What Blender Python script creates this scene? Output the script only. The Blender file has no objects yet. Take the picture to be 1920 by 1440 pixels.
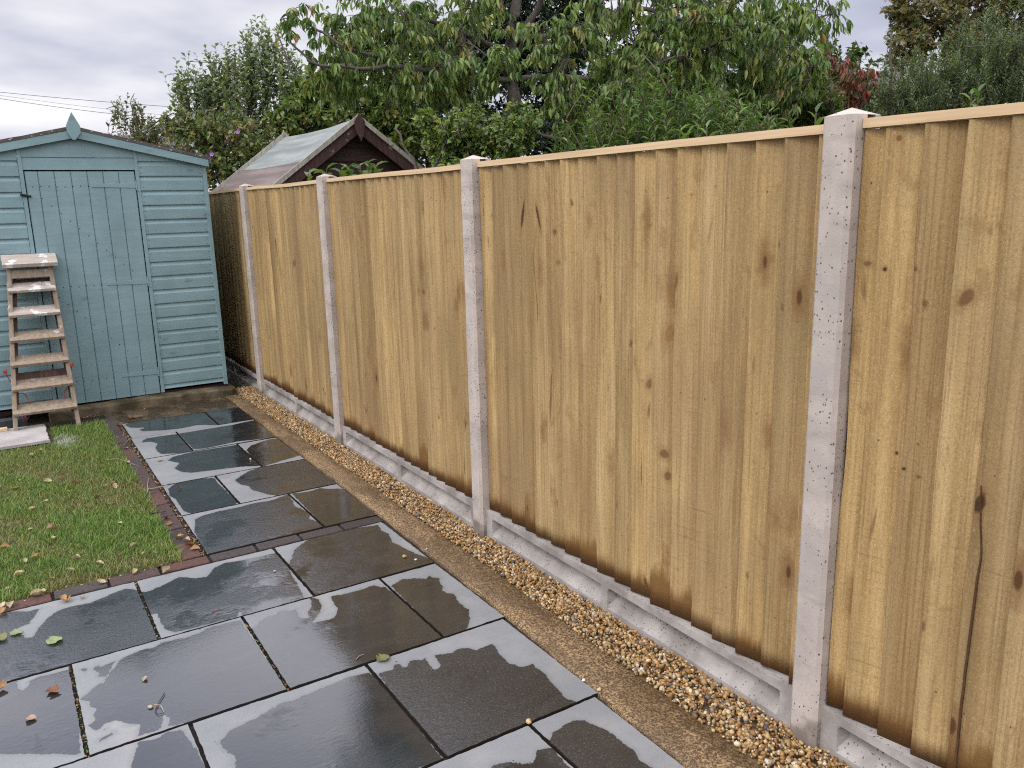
import bpy, bmesh, math, random
import numpy as np
from math import radians, sin, cos, pi
rng = np.random.default_rng(7)
random.seed(7)
scene = bpy.context.scene
COL = scene.collection

# ------------------------------------------------------------------ camera
FPX, YAW, PITCH, ROLL = 1527.951, 0.560738, 0.218028, -0.024443
CAM = np.array([-1.850, -1.4204, 1.6028])
_f = np.array([sin(YAW)*cos(PITCH), cos(YAW)*cos(PITCH), -sin(PITCH)])
_r = np.array([cos(YAW), -sin(YAW), 0.0]); _u = np.cross(_r, _f)
RT = _r*cos(ROLL) + _u*sin(ROLL); UP = -_r*sin(ROLL) + _u*cos(ROLL); FW = _f
cd = bpy.data.cameras.new("camera"); cam = bpy.data.objects.new("camera", cd); COL.objects.link(cam)
cd.sensor_fit = 'HORIZONTAL'; cd.sensor_width = 36; cd.lens = 36*FPX/1920
cd.clip_start = 0.05; cd.clip_end = 2000
from mathutils import Matrix, Vector
M = Matrix((( RT[0], UP[0], -FW[0], CAM[0]), (RT[1], UP[1], -FW[1], CAM[1]), (RT[2], UP[2], -FW[2], CAM[2]), (0, 0, 0, 1)))
cam.matrix_world = M
scene.camera = cam

def at(px, py, depth):                      # survey point: bearing + distance -> world
    return CAM + depth*(FW + (px-960)/FPX*RT - (py-720)/FPX*UP)
def gp(px, py, z=0.0):                      # survey point on the ground
    d = FW + (px-960)/FPX*RT - (py-720)/FPX*UP
    return CAM + d*((z-CAM[2])/d[2])

# ------------------------------------------------------------------ node helper
def nd(nt, typ, ins=None, **props):
    n = nt.nodes.new(typ)
    for k, v in props.items(): setattr(n, k, v)
    for k, v in (ins or {}).items():
        s = n.inputs[k]
        if hasattr(v, 'is_linked') or isinstance(v, bpy.types.NodeSocket): nt.links.new(v, s)
        else:
            if isinstance(v, (tuple, list)) and len(v) == 3 and s.type == 'RGBA': v = (*v, 1)
            s.default_value = v
    return n
def mth(nt, op, a, b=0.0, c=0.0, clamp=False):
    n = nd(nt, 'ShaderNodeMath', {0: a, 1: b, 2: c}, operation=op); n.use_clamp = clamp
    return n.outputs[0]
def mixc(nt, fac, a, b, mode='MIX'):
    n = nt.nodes.new('ShaderNodeMix'); n.data_type = 'RGBA'; n.blend_type = mode
    for i, v in ((0, fac), (6, a), (7, b)):
        if isinstance(v, bpy.types.NodeSocket): nt.links.new(v, n.inputs[i])
        else: n.inputs[i].default_value = (*v, 1) if isinstance(v, tuple) and len(v) == 3 else v
    return n.outputs[2]
def sstep(nt, v, lo, hi, a=0.0, b=1.0):
    return nd(nt, 'ShaderNodeMapRange', {0: v, 1: lo, 2: hi, 3: a, 4: b}, interpolation_type='SMOOTHSTEP').outputs[0]
def noise(nt, vec, scale, detail=3, rough=.5, dist=0.0):
    n = nd(nt, 'ShaderNodeTexNoise', {'Scale': scale, 'Detail': detail, 'Roughness': rough, 'Distortion': dist})
    if vec is not None: nt.links.new(vec, n.inputs['Vector'])
    return n.outputs[0]
def voro(nt, vec, scale, out='Distance', feature='F1'):
    n = nd(nt, 'ShaderNodeTexVoronoi', {'Scale': scale}, feature=feature)
    if vec is not None: nt.links.new(vec, n.inputs['Vector'])
    return n.outputs[out]
def vmul(nt, vec, s, off=None):
    n = nd(nt, 'ShaderNodeMapping', {'Vector': vec, 'Scale': s})
    if off is not None: nt.links.new(off, n.inputs['Location'])
    return n.outputs[0]
def attr(nt, name):
    return nd(nt, 'ShaderNodeAttribute', attribute_name=name)
def ramp(nt, fac, stops):
    n = nd(nt, 'ShaderNodeValToRGB', {0: fac}); cr = n.color_ramp
    while len(cr.elements) < len(stops): cr.elements.new(.5)
    for e, (p, c) in zip(cr.elements, stops):
        e.position = p; e.color = (*c, 1) if len(c) == 3 else c
    return n.outputs[0]
def bump(nt, h, strength, dist):
    return nd(nt, 'ShaderNodeBump', {'Height': h, 'Strength': strength, 'Distance': dist}).outputs[0]
MATS = {}
def mat(name):
    m = bpy.data.materials.new(name); m.use_nodes = True; nt = m.node_tree
    b = nt.nodes['Principled BSDF']; MATS[name] = m
    return m, nt, b
def objc(nt): return nd(nt, 'ShaderNodeTexCoord').outputs['Object']
def lk(nt, a, s): nt.links.new(a, s)

# ------------------------------------------------------------------ sky, sun, exposure
SUN_EL, SUN_ROT = 52, -98                  # degrees; sun behind thin cloud, left of the view
w = bpy.data.worlds.new("World"); scene.world = w; w.use_nodes = True
nt = w.node_tree; nt.nodes.clear()
tc = nd(nt, 'ShaderNodeTexCoord').outputs['Generated']
sky = nd(nt, 'ShaderNodeTexSky', sky_type='NISHITA', sun_disc=False, sun_elevation=radians(SUN_EL), sun_rotation=radians(SUN_ROT), altitude=50, air_density=1.2, dust_density=3.0)
sep = nd(nt, 'ShaderNodeSeparateXYZ', {0: tc})
# cloud deck: flat projection of the direction so that clouds stretch towards the horizon
zz = mth(nt, 'ADD', mth(nt, 'MAXIMUM', sep.outputs[2], 0.0), 0.16)
cx_ = mth(nt, 'DIVIDE', sep.outputs[0], zz); cy_ = mth(nt, 'DIVIDE', sep.outputs[1], zz)
cv = nd(nt, 'ShaderNodeCombineXYZ', {0: cx_, 1: cy_, 2: 3.3}).outputs[0]
c1 = noise(nt, cv, 0.62, 5, .5, .3); c2 = noise(nt, cv, 2.3, 4, .5)
cl = mth(nt, 'ADD', mth(nt, 'MULTIPLY', c1, .8), mth(nt, 'MULTIPLY', c2, .2))
ccol = ramp(nt, cl, [(.35, (.36, .39, .52)), (.44, (.53, .545, .66)), (.52, (.78, .775, .84)), (.61, (.97, .955, .985))])
# an overcast sky is about three times brighter overhead than at the horizon
el = ramp(nt, sep.outputs[2], [(0.0, (.315,)*3), (.10, (.315,)*3), (.23, (.30,)*3), (.37, (.76,)*3), (.60, (.80,)*3)])
dim = mth(nt, 'MULTIPLY', el, 45.)
cl10 = nd(nt, 'ShaderNodeVectorMath', {0: ccol, 3: dim}, operation='SCALE').outputs[0]
mx = mixc(nt, .93, sky.outputs[0], cl10)
bg = nd(nt, 'ShaderNodeBackground', {0: mx, 1: 0.10})
out = nd(nt, 'ShaderNodeOutputWorld', {0: bg.outputs[0]})
sl = bpy.data.lights.new("sun", 'SUN'); sl.energy = 1.5; sl.angle = radians(18); sl.color = (1, .955, .89)
so = bpy.data.objects.new("sun", sl); COL.objects.link(so)
a = radians(SUN_ROT)
sd = Vector((sin(a)*cos(radians(SUN_EL)), cos(a)*cos(radians(SUN_EL)), sin(radians(SUN_EL))))
so.rotation_euler = sd.to_track_quat('Z', 'Y').to_euler(); so.location = (-6, -3, 12)
scene.cycles.use_denoising = False; scene.cycles.use_adaptive_sampling = False; scene.cycles.filter_width = 1.15
scene.cycles.max_bounces = 8; scene.cycles.sample_clamp_indirect = 4.0
vs = scene.view_settings; vs.view_transform = 'Standard'; vs.look = 'None'; vs.exposure = -0.26; vs.gamma = 1.0

# ------------------------------------------------------------------ object helpers
def props(o, label=None, cat=None, group=None, kind=None):
    if label: o['label'] = label
    if cat: o['category'] = cat
    if group: o['group'] = group
    if kind: o['kind'] = kind
    return o
def root_of(o):
    while o.parent: o = o.parent
    return o
def thing(name, loc, label, cat, group=None):
    o = bpy.data.objects.new(name, None); COL.objects.link(o); o.location = loc; o.empty_display_size = .1
    return props(o, label, cat, group)
def link(name, me, m, parent=None, loc=None):
    if m: me.materials.append(m)
    o = bpy.data.objects.new(name, me); COL.objects.link(o)
    if parent is not None:
        o.parent = parent
    elif loc is not None: o.location = loc
    return o
def mesh_np(name, V, F, m, parent=None, loc=None, attrs=None, smooth=False):
    """V (N,3) world coordinates, F (M,k) with one k; one mesh object"""
    V = np.asarray(V, float); F = np.asarray(F, np.int64)
    if parent is not None: V = V - np.array(root_of(parent).location)
    elif loc is not None: V = V - np.array(loc)
    me = bpy.data.meshes.new(name); k = F.shape[1]
    me.vertices.add(len(V)); me.vertices.foreach_set('co', V.astype(np.float32).ravel())
    me.loops.add(F.size); me.loops.foreach_set('vertex_index', F.astype(np.int32).ravel())
    me.polygons.add(len(F)); me.polygons.foreach_set('loop_start', (np.arange(len(F))*k).astype(np.int32))
    me.polygons.foreach_set('loop_total', np.full(len(F), k, np.int32))
    if smooth: me.polygons.foreach_set('use_smooth', np.ones(len(F), bool))
    me.update(calc_edges=True)
    for an, av in (attrs or {}).items():
        av = np.asarray(av, np.float32)
        if av.ndim == 1:
            at_ = me.attributes.new(an, 'FLOAT', 'POINT'); at_.data.foreach_set('value', av)
        else:
            at_ = me.attributes.new(an, 'FLOAT_COLOR', 'POINT'); at_.data.foreach_set('color', av.ravel())
    return link(name, me, m, parent, loc)
class MB:
    """collects polygons for one mesh object"""
    def __init__(s): s.v = []; s.f = []; s.a = []
    def add(s, V, F, a=None):
        o = len(s.v); s.v += [tuple(map(float, q)) for q in V]; s.f += [tuple(i+o for i in q) for q in F]
        s.a += [a or (0, 0, 0, 1)]*len(V); return s
    def box(s, x0, y0, z0, x1, y1, z1, a=None):
        V = [(x, y, z) for z in (z0, z1) for y in (y0, y1) for x in (x0, x1)]
        return s.add(V, [(0, 2, 3, 1), (4, 5, 7, 6), (0, 1, 5, 4), (2, 6, 7, 3), (0, 4, 6, 2), (1, 3, 7, 5)], a)
    def hexa(s, bot, top, a=None):          # two quads, same winding (ccw from outside of top)
        return s.add(list(bot)+list(top), [(3, 2, 1, 0), (4, 5, 6, 7), (0, 1, 5, 4), (1, 2, 6, 5), (2, 3, 7, 6), (3, 0, 4, 7)], a)
    def prism(s, poly, d, a=None):          # poly 3D ring extruded by vector d
        n = len(poly); P = [np.array(q, float) for q in poly]; Q = [q+np.array(d, float) for q in P]
        F = [tuple(range(n))[::-1], tuple(range(n, 2*n))]+[(i, (i+1) % n, (i+1) % n+n, i+n) for i in range(n)]
        return s.add(P+Q, F, a)
    def beam(s, p0, p1, wv, tv, a=None):    # bar from p0 to p1 with half-extent vectors wv, tv
        p0, p1, wv, tv = (np.array(q, float) for q in (p0, p1, wv, tv))
        return s.hexa([p0-wv-tv, p0+wv-tv, p0+wv+tv, p0-wv+tv], [p1-wv-tv, p1+wv-tv, p1+wv+tv, p1-wv+tv], a)
    def tube(s, pts, rad, n=6, a=None, cap=True):
        pts = np.array(pts, float); rad = np.broadcast_to(rad, (len(pts),))
        V = []; F = []
        t = np.gradient(pts, axis=0); ref = np.array([.31, .22, .93])
        for i in range(len(pts)):
            d = t[i]/(np.linalg.norm(t[i])+1e-9); u = np.cross(d, ref)
            if np.linalg.norm(u) < .05: u = np.cross(d, (1, 0, 0))
            u /= np.linalg.norm(u); v = np.cross(d, u)
            for k in range(n): V.append(pts[i]+rad[i]*(cos(2*pi*k/n)*u+sin(2*pi*k/n)*v))
        for i in range(len(pts)-1):
            for k in range(n): F.append((i*n+k, i*n+(k+1) % n, (i+1)*n+(k+1) % n, (i+1)*n+k))
        if cap: F.append(tuple(range(n))[::-1]); F.append(tuple((len(pts)-1)*n+k for k in range(n)))
        return s.add(V, F, a)
    def build(s, name, m, parent=None, loc=None, bevel=0.0, smooth=False, attrname=None, seg=1):
        V = np.array(s.v)
        if parent is not None: V = V-np.array(root_of(parent).location)
        elif loc is not None: V = V-np.array(loc)
        me = bpy.data.meshes.new(name); me.from_pydata(V.tolist(), [], s.f); me.update()
        if attrname:
            at_ = me.attributes.new(attrname, 'FLOAT_COLOR', 'POINT'); at_.data.foreach_set('color', np.array(s.a, np.float32).ravel())
        bm = bmesh.new(); bm.from_mesh(me); bmesh.ops.recalc_face_normals(bm, faces=bm.faces)
        if bevel: bmesh.ops.bevel(bm, geom=bm.edges[:], offset=bevel, segments=seg, profile=.6, affect='EDGES', clamp_overlap=True)
        if smooth:
            for f in bm.faces: f.smooth = True
        bm.to_mesh(me); bm.free()
        return link(name, me, m, parent, loc)
def unit(v): v = np.asarray(v, float); return v/(np.linalg.norm(v, axis=-1, keepdims=True)+1e-9)
def vnoise(x, seed):                        # smooth 1-D noise
    r = np.random.default_rng(seed); t = r.uniform(-1, 1, 64); x = np.asarray(x, float) % 60
    i = np.floor(x).astype(int); f = x-i; f = f*f*(3-2*f); return t[i]*(1-f)+t[i+1]*f
def stamp(TV, TF, P, Rm, S, cols=None, name=None, m=None, parent=None, loc=None, smooth=False, aname='col', vary=None):
    """many copies of one template shape as one mesh"""
    N = len(P); n = len(TV); TV = np.asarray(TV, float)
    V = TV[None]*S.reshape(N, 1, -1)
    if vary is not None: V = V*vary
    V = np.einsum('nij,nkj->nki', Rm, V)+P[:, None]
    F = (np.asarray(TF)[None]+(np.arange(N)*n)[:, None, None]).reshape(-1, len(TF[0]))
    at_ = {aname: np.repeat(cols, n, axis=0)} if cols is not None else None
    return mesh_np(name, V.reshape(-1, 3), F, m, parent, loc, at_, smooth)
def frames(d, nrm):                         # columns: side, axis, normal
    d = unit(d); s = unit(np.cross(d, nrm)); n = np.cross(s, d)
    return np.stack([s, d, n], -1)
def randrot(N, r=rng):
    q = unit(r.normal(size=(N, 4))); w_, x, y, z = q.T
    return np.stack([np.stack([1-2*(y*y+z*z), 2*(x*y-z*w_), 2*(x*z+y*w_)], -1), np.stack([2*(x*y+z*w_), 1-2*(x*x+z*z), 2*(y*z-x*w_)], -1), np.stack([2*(x*z-y*w_), 2*(y*z+x*w_), 1-2*(x*x+y*y)], -1)], 1)
# ------------------------------------------------------------------ materials
DKB, MDB, ORB = (.060, .028, .012), (.155, .075, .030), (.24, .12, .042)
KNOTS = [(1.486, 1.555, .010, .085, .18, .9, DKB), (1.372, 1.550, .009, .075, -.22, .85, DKB), (-.390, 1.365, .020, .034, .5, .9, MDB), (-.470, .885, .017, .042, .25, .95, DKB),
         (.572, 1.330, .016, .055, .3, .8, MDB), (.588, 1.275, .020, .050, -.4, .75, ORB), (.612, .735, .026, .024, 0, .85, MDB), (.597, .655, .020, .024, 0, .85, MDB), (.60, 1.16, .024, .05, .2, .7, ORB),
         (-.180, 1.419, .008, .008, 0, 1, DKB), (-.262, 1.424, .009, .010, 0, .9, MDB), (-.126, 1.430, .016, .010, 0, .8, MDB), (-.350, 1.425, .008, .012, 0, .8, MDB), (-.19, 1.735, .010, .010, 0, .8, MDB),
         (2.515, 1.160, .020, .022, 0, .85, MDB), (2.93, 1.60, .022, .018, 0, .7, ORB), (.705, .205, .009, .030, -.4, 1, DKB), (.660, .195, .009, .022, 0, 1, DKB), (.70, .97, .022, .030, .6, .7, MDB), (4.60, 1.21, .03, .04, .6, .7, MDB), (-.274, .918, .007, .007, 0, 1, DKB), (-.243, .95, .006, .006, 0, 1, DKB), (-.31, .905, .009, .007, 0, .9, MDB), (2.45, 1.16, .018, .02, 0, .8, MDB), (1.26, 1.49, .012, .014, 0, .8, MDB), (1.245, 1.37, .015, .013, 0, .85, ORB)]
def wood_fence():
    m, nt, b = mat('treated_pine'); oc = objc(nt)
    A = attr(nt, 'bd'); sp = nd(nt, 'ShaderNodeSeparateColor', {0: A.outputs['Color']})
    r1, r2, st = sp.outputs[0], sp.outputs[1], sp.outputs[2]
    off = nd(nt, 'ShaderNodeCombineXYZ', {0: mth(nt, 'MULTIPLY', r1, 31.), 1: mth(nt, 'MULTIPLY', r2, 57.), 2: mth(nt, 'MULTIPLY', r2, 23.)}).outputs[0]
    v = vmul(nt, oc, (1, 1, 1), off)
    kv = voro(nt, vmul(nt, v, (1, 9, 3.2)), 1.0)
    kn = nd(nt, 'ShaderNodeTexVoronoi', {'Scale': 1.0, 'Vector': vmul(nt, v, (1, 9, 3.2))})
    kd, kc = kn.outputs['Distance'], nd(nt, 'ShaderNodeSeparateColor', {0: kn.outputs['Color']}).outputs[0]
    has = sstep(nt, kc, .58, .60)
    near = mth(nt, 'MULTIPLY', has, sstep(nt, kd, .5, .05))
    # growth rings bending round the knots
    n1 = noise(nt, vmul(nt, v, (1, 7, .55)), 1.0, 2, .5)
    fld = mth(nt, 'ADD', n1, mth(nt, 'MULTIPLY', near, .22))
    ring = mth(nt, 'SINE', mth(nt, 'MULTIPLY', fld, 95.))
    ring = sstep(nt, ring, -.2, 1.0)
    g = noise(nt, vmul(nt, v, (1, 150, 2.2)), 1.0, 4, .6)
    g2 = noise(nt, vmul(nt, v, (1, 22, 1.0)), 1.0, 3, .55)
    blot = noise(nt, vmul(nt, oc, (1, 1.7, 1.1)), 1.6, 3, .55)
    c = ramp(nt, g2, [(.26, (.278, .176, .072)), (.5, (.425, .293, .134)), (.74, (.520, .376, .190))])
    c = mixc(nt, mth(nt, 'MULTIPLY', mth(nt, 'MULTIPLY', ring, sstep(nt, noise(nt, vmul(nt, v, (1, 5, .8)), 1., 2), .38, .62)), .30), c, (.275, .172, .074))
    c = mixc(nt, sstep(nt, g, .44, .70, 0, .62), c, (.205, .124, .052))
    fz = noise(nt, vmul(nt, v, (1, 210, 85)), 1.0, 3, .75)
    c = mixc(nt, sstep(nt, fz, .52, .70, 0, .36), c, (.180, .108, .046)); c = mixc(nt, sstep(nt, fz, .46, .32, 0, .35), c, (.58, .45, .265))
    tone = ramp(nt, r1, [(0, (.74, .70, .65)), (.3, (.92, .92, .91)), (.7, (1.05, 1.04, 1.0)), (1, (1.20, 1.16, 1.07))])
    c = mixc(nt, 1.0, c, tone, 'MULTIPLY')
    c = mixc(nt, sstep(nt, blot, .40, .66, 0, .42), c, (.250, .165, .085))
    bl2 = noise(nt, vmul(nt, v, (1, 5, .9)), 1., 4, .6)
    c = mixc(nt, sstep(nt, bl2, .52, .72, 0, .45), c, (.250, .185, .075))
    c = mixc(nt, mth(nt, 'MULTIPLY', has, sstep(nt, mth(nt, 'ADD', kd, mth(nt, 'MULTIPLY', mth(nt, 'SUBTRACT', noise(nt, v, 30, 3), .5), .3)), .34, .06, 0, .75)), c, (.20, .10, .038))
    c = mixc(nt, mth(nt, 'MULTIPLY', has, sstep(nt, kd, .10, .055, 0, .9)), c, (.085, .038, .014))
    # small pin knots and swirls
    k2 = nd(nt, 'ShaderNodeTexVoronoi', {'Scale': 1.0, 'Vector': vmul(nt, v, (1, 17, 8))})
    h2 = sstep(nt, nd(nt, 'ShaderNodeSeparateColor', {0: k2.outputs['Color']}).outputs[1], .885, .89)
    c = mixc(nt, mth(nt, 'MULTIPLY', h2, sstep(nt, mth(nt, 'ADD', k2.outputs['Distance'], mth(nt, 'MULTIPLY', mth(nt, 'SUBTRACT', noise(nt, v, 55), .5), .25)), .17, .04, 0, .75)), c, (.12, .060, .022))
    wv = noise(nt, vmul(nt, v, (1, 11, 4.5)), 1., 3, .6, 1.5)
    c = mixc(nt, mth(nt, 'MULTIPLY', sstep(nt, wv, .60, .72), .45), c, (.24, .135, .052))
    # the marked knots, scars and stains of individual boards
    sx = nd(nt, 'ShaderNodeSeparateXYZ', {0: oc}); wy = mth(nt, 'ADD', sx.outputs[1], 2.9); wz = sx.outputs[2]
    wob = mth(nt, 'MULTIPLY', mth(nt, 'SUBTRACT', noise(nt, oc, 38, 3, .6), .5), .55)
    for (ky, kz, ry, rz, rot, strn, colr) in KNOTS:
        dy = mth(nt, 'SUBTRACT', wy, ky); dz = mth(nt, 'SUBTRACT', wz, kz); cr, sr = cos(rot), sin(rot)
        uu = mth(nt, 'DIVIDE', mth(nt, 'ADD', mth(nt, 'MULTIPLY', dy, cr), mth(nt, 'MULTIPLY', dz, sr)), ry)
        vv = mth(nt, 'DIVIDE', mth(nt, 'SUBTRACT', mth(nt, 'MULTIPLY', dz, cr), mth(nt, 'MULTIPLY', dy, sr)), rz)
        rr = mth(nt, 'ADD', mth(nt, 'SQRT', mth(nt, 'ADD', mth(nt, 'MULTIPLY', uu, uu), mth(nt, 'MULTIPLY', vv, vv))), wob)
        c = mixc(nt, sstep(nt, rr, 1.7, .75, 0, strn*.45), c, (.23, .125, .048))
        c = mixc(nt, sstep(nt, rr, .85, .45, 0, strn), c, colr)
    # dark resin scars
    scar = noise(nt, vmul(nt, v, (1, 16, 2.1)), 1.0, 2, .5, 1.2)
    c = mixc(nt, sstep(nt, scar, .70, .775, 0, .8), c, (.13, .062, .024))
    # saw marks across the boards
    saw = noise(nt, vmul(nt, v, (1, 2.2, 120)), 1.0, 2, .6)
    sawm = mth(nt, 'MULTIPLY', sstep(nt, saw, .56, .70), sstep(nt, noise(nt, vmul(nt, v, (1, 7, 2.5)), 1., 3), .54, .68))
    c = mixc(nt, mth(nt, 'MULTIPLY', sawm, .42), c, (.20, .12, .055))
    # wet stain soaking up from the bottom end
    z = nd(nt, 'ShaderNodeSeparateXYZ', {0: oc}).outputs[2]
    fr = noise(nt, vmul(nt, v, (1, 110, 3)), 1.0, 3, .6); fr2 = noise(nt, vmul(nt, v, (1, 24, 2)), 1., 2)
    lim = mth(nt, 'ADD', mth(nt, 'MULTIPLY', st, mth(nt, 'ADD', .45, mth(nt, 'MULTIPLY', fr2, 1.1))), mth(nt, 'MULTIPLY', mth(nt, 'SUBTRACT', fr, .5), mth(nt, 'MULTIPLY', st, .9)))
    hgt = mth(nt, 'SUBTRACT', z, .145)
    sf = sstep(nt, mth(nt, 'SUBTRACT', hgt, lim), .040, -.030)
    c = mixc(nt, mth(nt, 'MULTIPLY', sf, .93), c, mixc(nt, sstep(nt, hgt, 0, .10), (.105, .044, .011), (.175, .088, .026)))
    c = mixc(nt, A.outputs['Alpha'], (.10, .075, .06), c)
    lk(nt, c, b.inputs['Base Color']); b.inputs['Roughness'].default_value = .72; b.inputs['Specular IOR Level'].default_value = .22
    hh = mth(nt, 'ADD', mth(nt, 'MULTIPLY', g, .6), mth(nt, 'ADD', mth(nt, 'MULTIPLY', saw, .10), mth(nt, 'MULTIPLY', fz, .9)))
    lk(nt, bump(nt, hh, .8, .0035), b.inputs['Normal']); return m
def wood_plain(name, lo, hi, axis=(60, 2, 60), rough=.7, worn=None):
    m, nt, b = mat(name); oc = objc(nt)
    g = noise(nt, vmul(nt, oc, axis), 1.0, 4, .6); c = ramp(nt, g, [(.3, lo), (.7, hi)])
    if worn:
        wn = noise(nt, oc, 9, 5, .62); c = mixc(nt, sstep(nt, wn, worn[1], worn[1]+.06, 0, .95), c, worn[0])
    lk(nt, c, b.inputs['Base Color']); b.inputs['Roughness'].default_value = rough; b.inputs['Specular IOR Level'].default_value = .25
    lk(nt, bump(nt, g, .4, .002), b.inputs['Normal']); return m
def concrete(name, base, dark, holes=1.0, dirt=0.0, z0=0.0):
    m, nt, b = mat(name); oc = objc(nt)
    n = noise(nt, oc, 6, 5, .6); n2 = noise(nt, oc, 140, 3, .6)
    c = mixc(nt, sstep(nt, n, .35, .7), dark, base)
    c = mixc(nt, sstep(nt, n2, .5, .8, 0, .18), c, (.22, .2, .19))
    warp = nd(nt, 'ShaderNodeVectorMath', {0: oc, 1: nd(nt, 'ShaderNodeVectorMath', {0: nd(nt, 'ShaderNodeTexNoise', {'Vector': oc, 'Scale': 190}).outputs['Color'], 3: .007}, operation='SCALE').outputs[0]}, operation='ADD').outputs[0]
    vn = nd(nt, 'ShaderNodeTexVoronoi', {'Scale': 125, 'Vector': vmul(nt, warp, (1, 1, .75))})
    sel = mth(nt, 'MULTIPLY', sstep(nt, nd(nt, 'ShaderNodeSeparateColor', {0: vn.outputs['Color']}).outputs[0], .50, .95), sstep(nt, noise(nt, oc, 5, 2), .10, .52))
    pit = sstep(nt, mth(nt, 'SUBTRACT', vn.outputs['Distance'], mth(nt, 'MULTIPLY', sel, .36)), .0, -.06, 0, holes)
    c = mixc(nt, mth(nt, 'MULTIPLY', pit, .85), c, (.045, .04, .038))
    if dirt:
        z = nd(nt, 'ShaderNodeSeparateXYZ', {0: oc}).outputs[2]
        d = sstep(nt, mth(nt, 'SUBTRACT', mth(nt, 'SUBTRACT', z, z0), mth(nt, 'MULTIPLY', mth(nt, 'SUBTRACT', noise(nt, oc, 14, 4), .35), .22)), dirt, -dirt*.6)
        c = mixc(nt, mth(nt, 'MULTIPLY', d, .75), c, (.115, .095, .075))
    stn = noise(nt, vmul(nt, oc, (2, 2, 9)), 2.2, 5, .65)
    c = mixc(nt, sstep(nt, stn, .52, .74, 0, .38), c, (.21, .185, .165))
    lk(nt, c, b.inputs['Base Color']); b.inputs['Roughness'].default_value = .85; b.inputs['Specular IOR Level'].default_value = .2
    h = mth(nt, 'SUBTRACT', mth(nt, 'MULTIPLY', n2, .5), pit)
    lk(nt, bump(nt, h, .6, .0022), b.inputs['Normal']); return m
def paint(name, col, var=.12):
    m, nt, b = mat(name); oc = objc(nt)
    g = noise(nt, vmul(nt, oc, (3, 40, 40)), 1., 3, .6); n = noise(nt, oc, 3.2, 4, .6)
    lo = tuple(x*(1-var*1.5) for x in col); hi = tuple(x*(1+var) for x in col)
    c = ramp(nt, mth(nt, 'ADD', mth(nt, 'MULTIPLY', g, .35), mth(nt, 'MULTIPLY', n, .65)), [(.34, lo), (.66, hi)])
    kn = nd(nt, 'ShaderNodeTexVoronoi', {'Scale': 1.0, 'Vector': vmul(nt, oc, (4.5, 1, 8.6))})
    hs = sstep(nt, nd(nt, 'ShaderNodeSeparateColor', {0: kn.outputs['Color']}).outputs[1], .72, .74)
    c = mixc(nt, mth(nt, 'MULTIPLY', hs, sstep(nt, mth(nt, 'ADD', kn.outputs['Distance'], mth(nt, 'MULTIPLY', noise(nt, oc, 40), .12)), .26, .10, 0, .4)), c, tuple(x*.45 for x in col))
    fl = voro(nt, oc, 16); c = mixc(nt, sstep(nt, fl, .035, .02, 0, .55), c, (.6, .62, .6))
    lk(nt, c, b.inputs['Base Color']); b.inputs['Roughness'].default_value = .55; b.inputs['Specular IOR Level'].default_value = .35
    lk(nt, bump(nt, noise(nt, vmul(nt, oc, (8, 60, 60)), 1., 3), .25, .001), b.inputs['Normal']); return m
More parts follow.
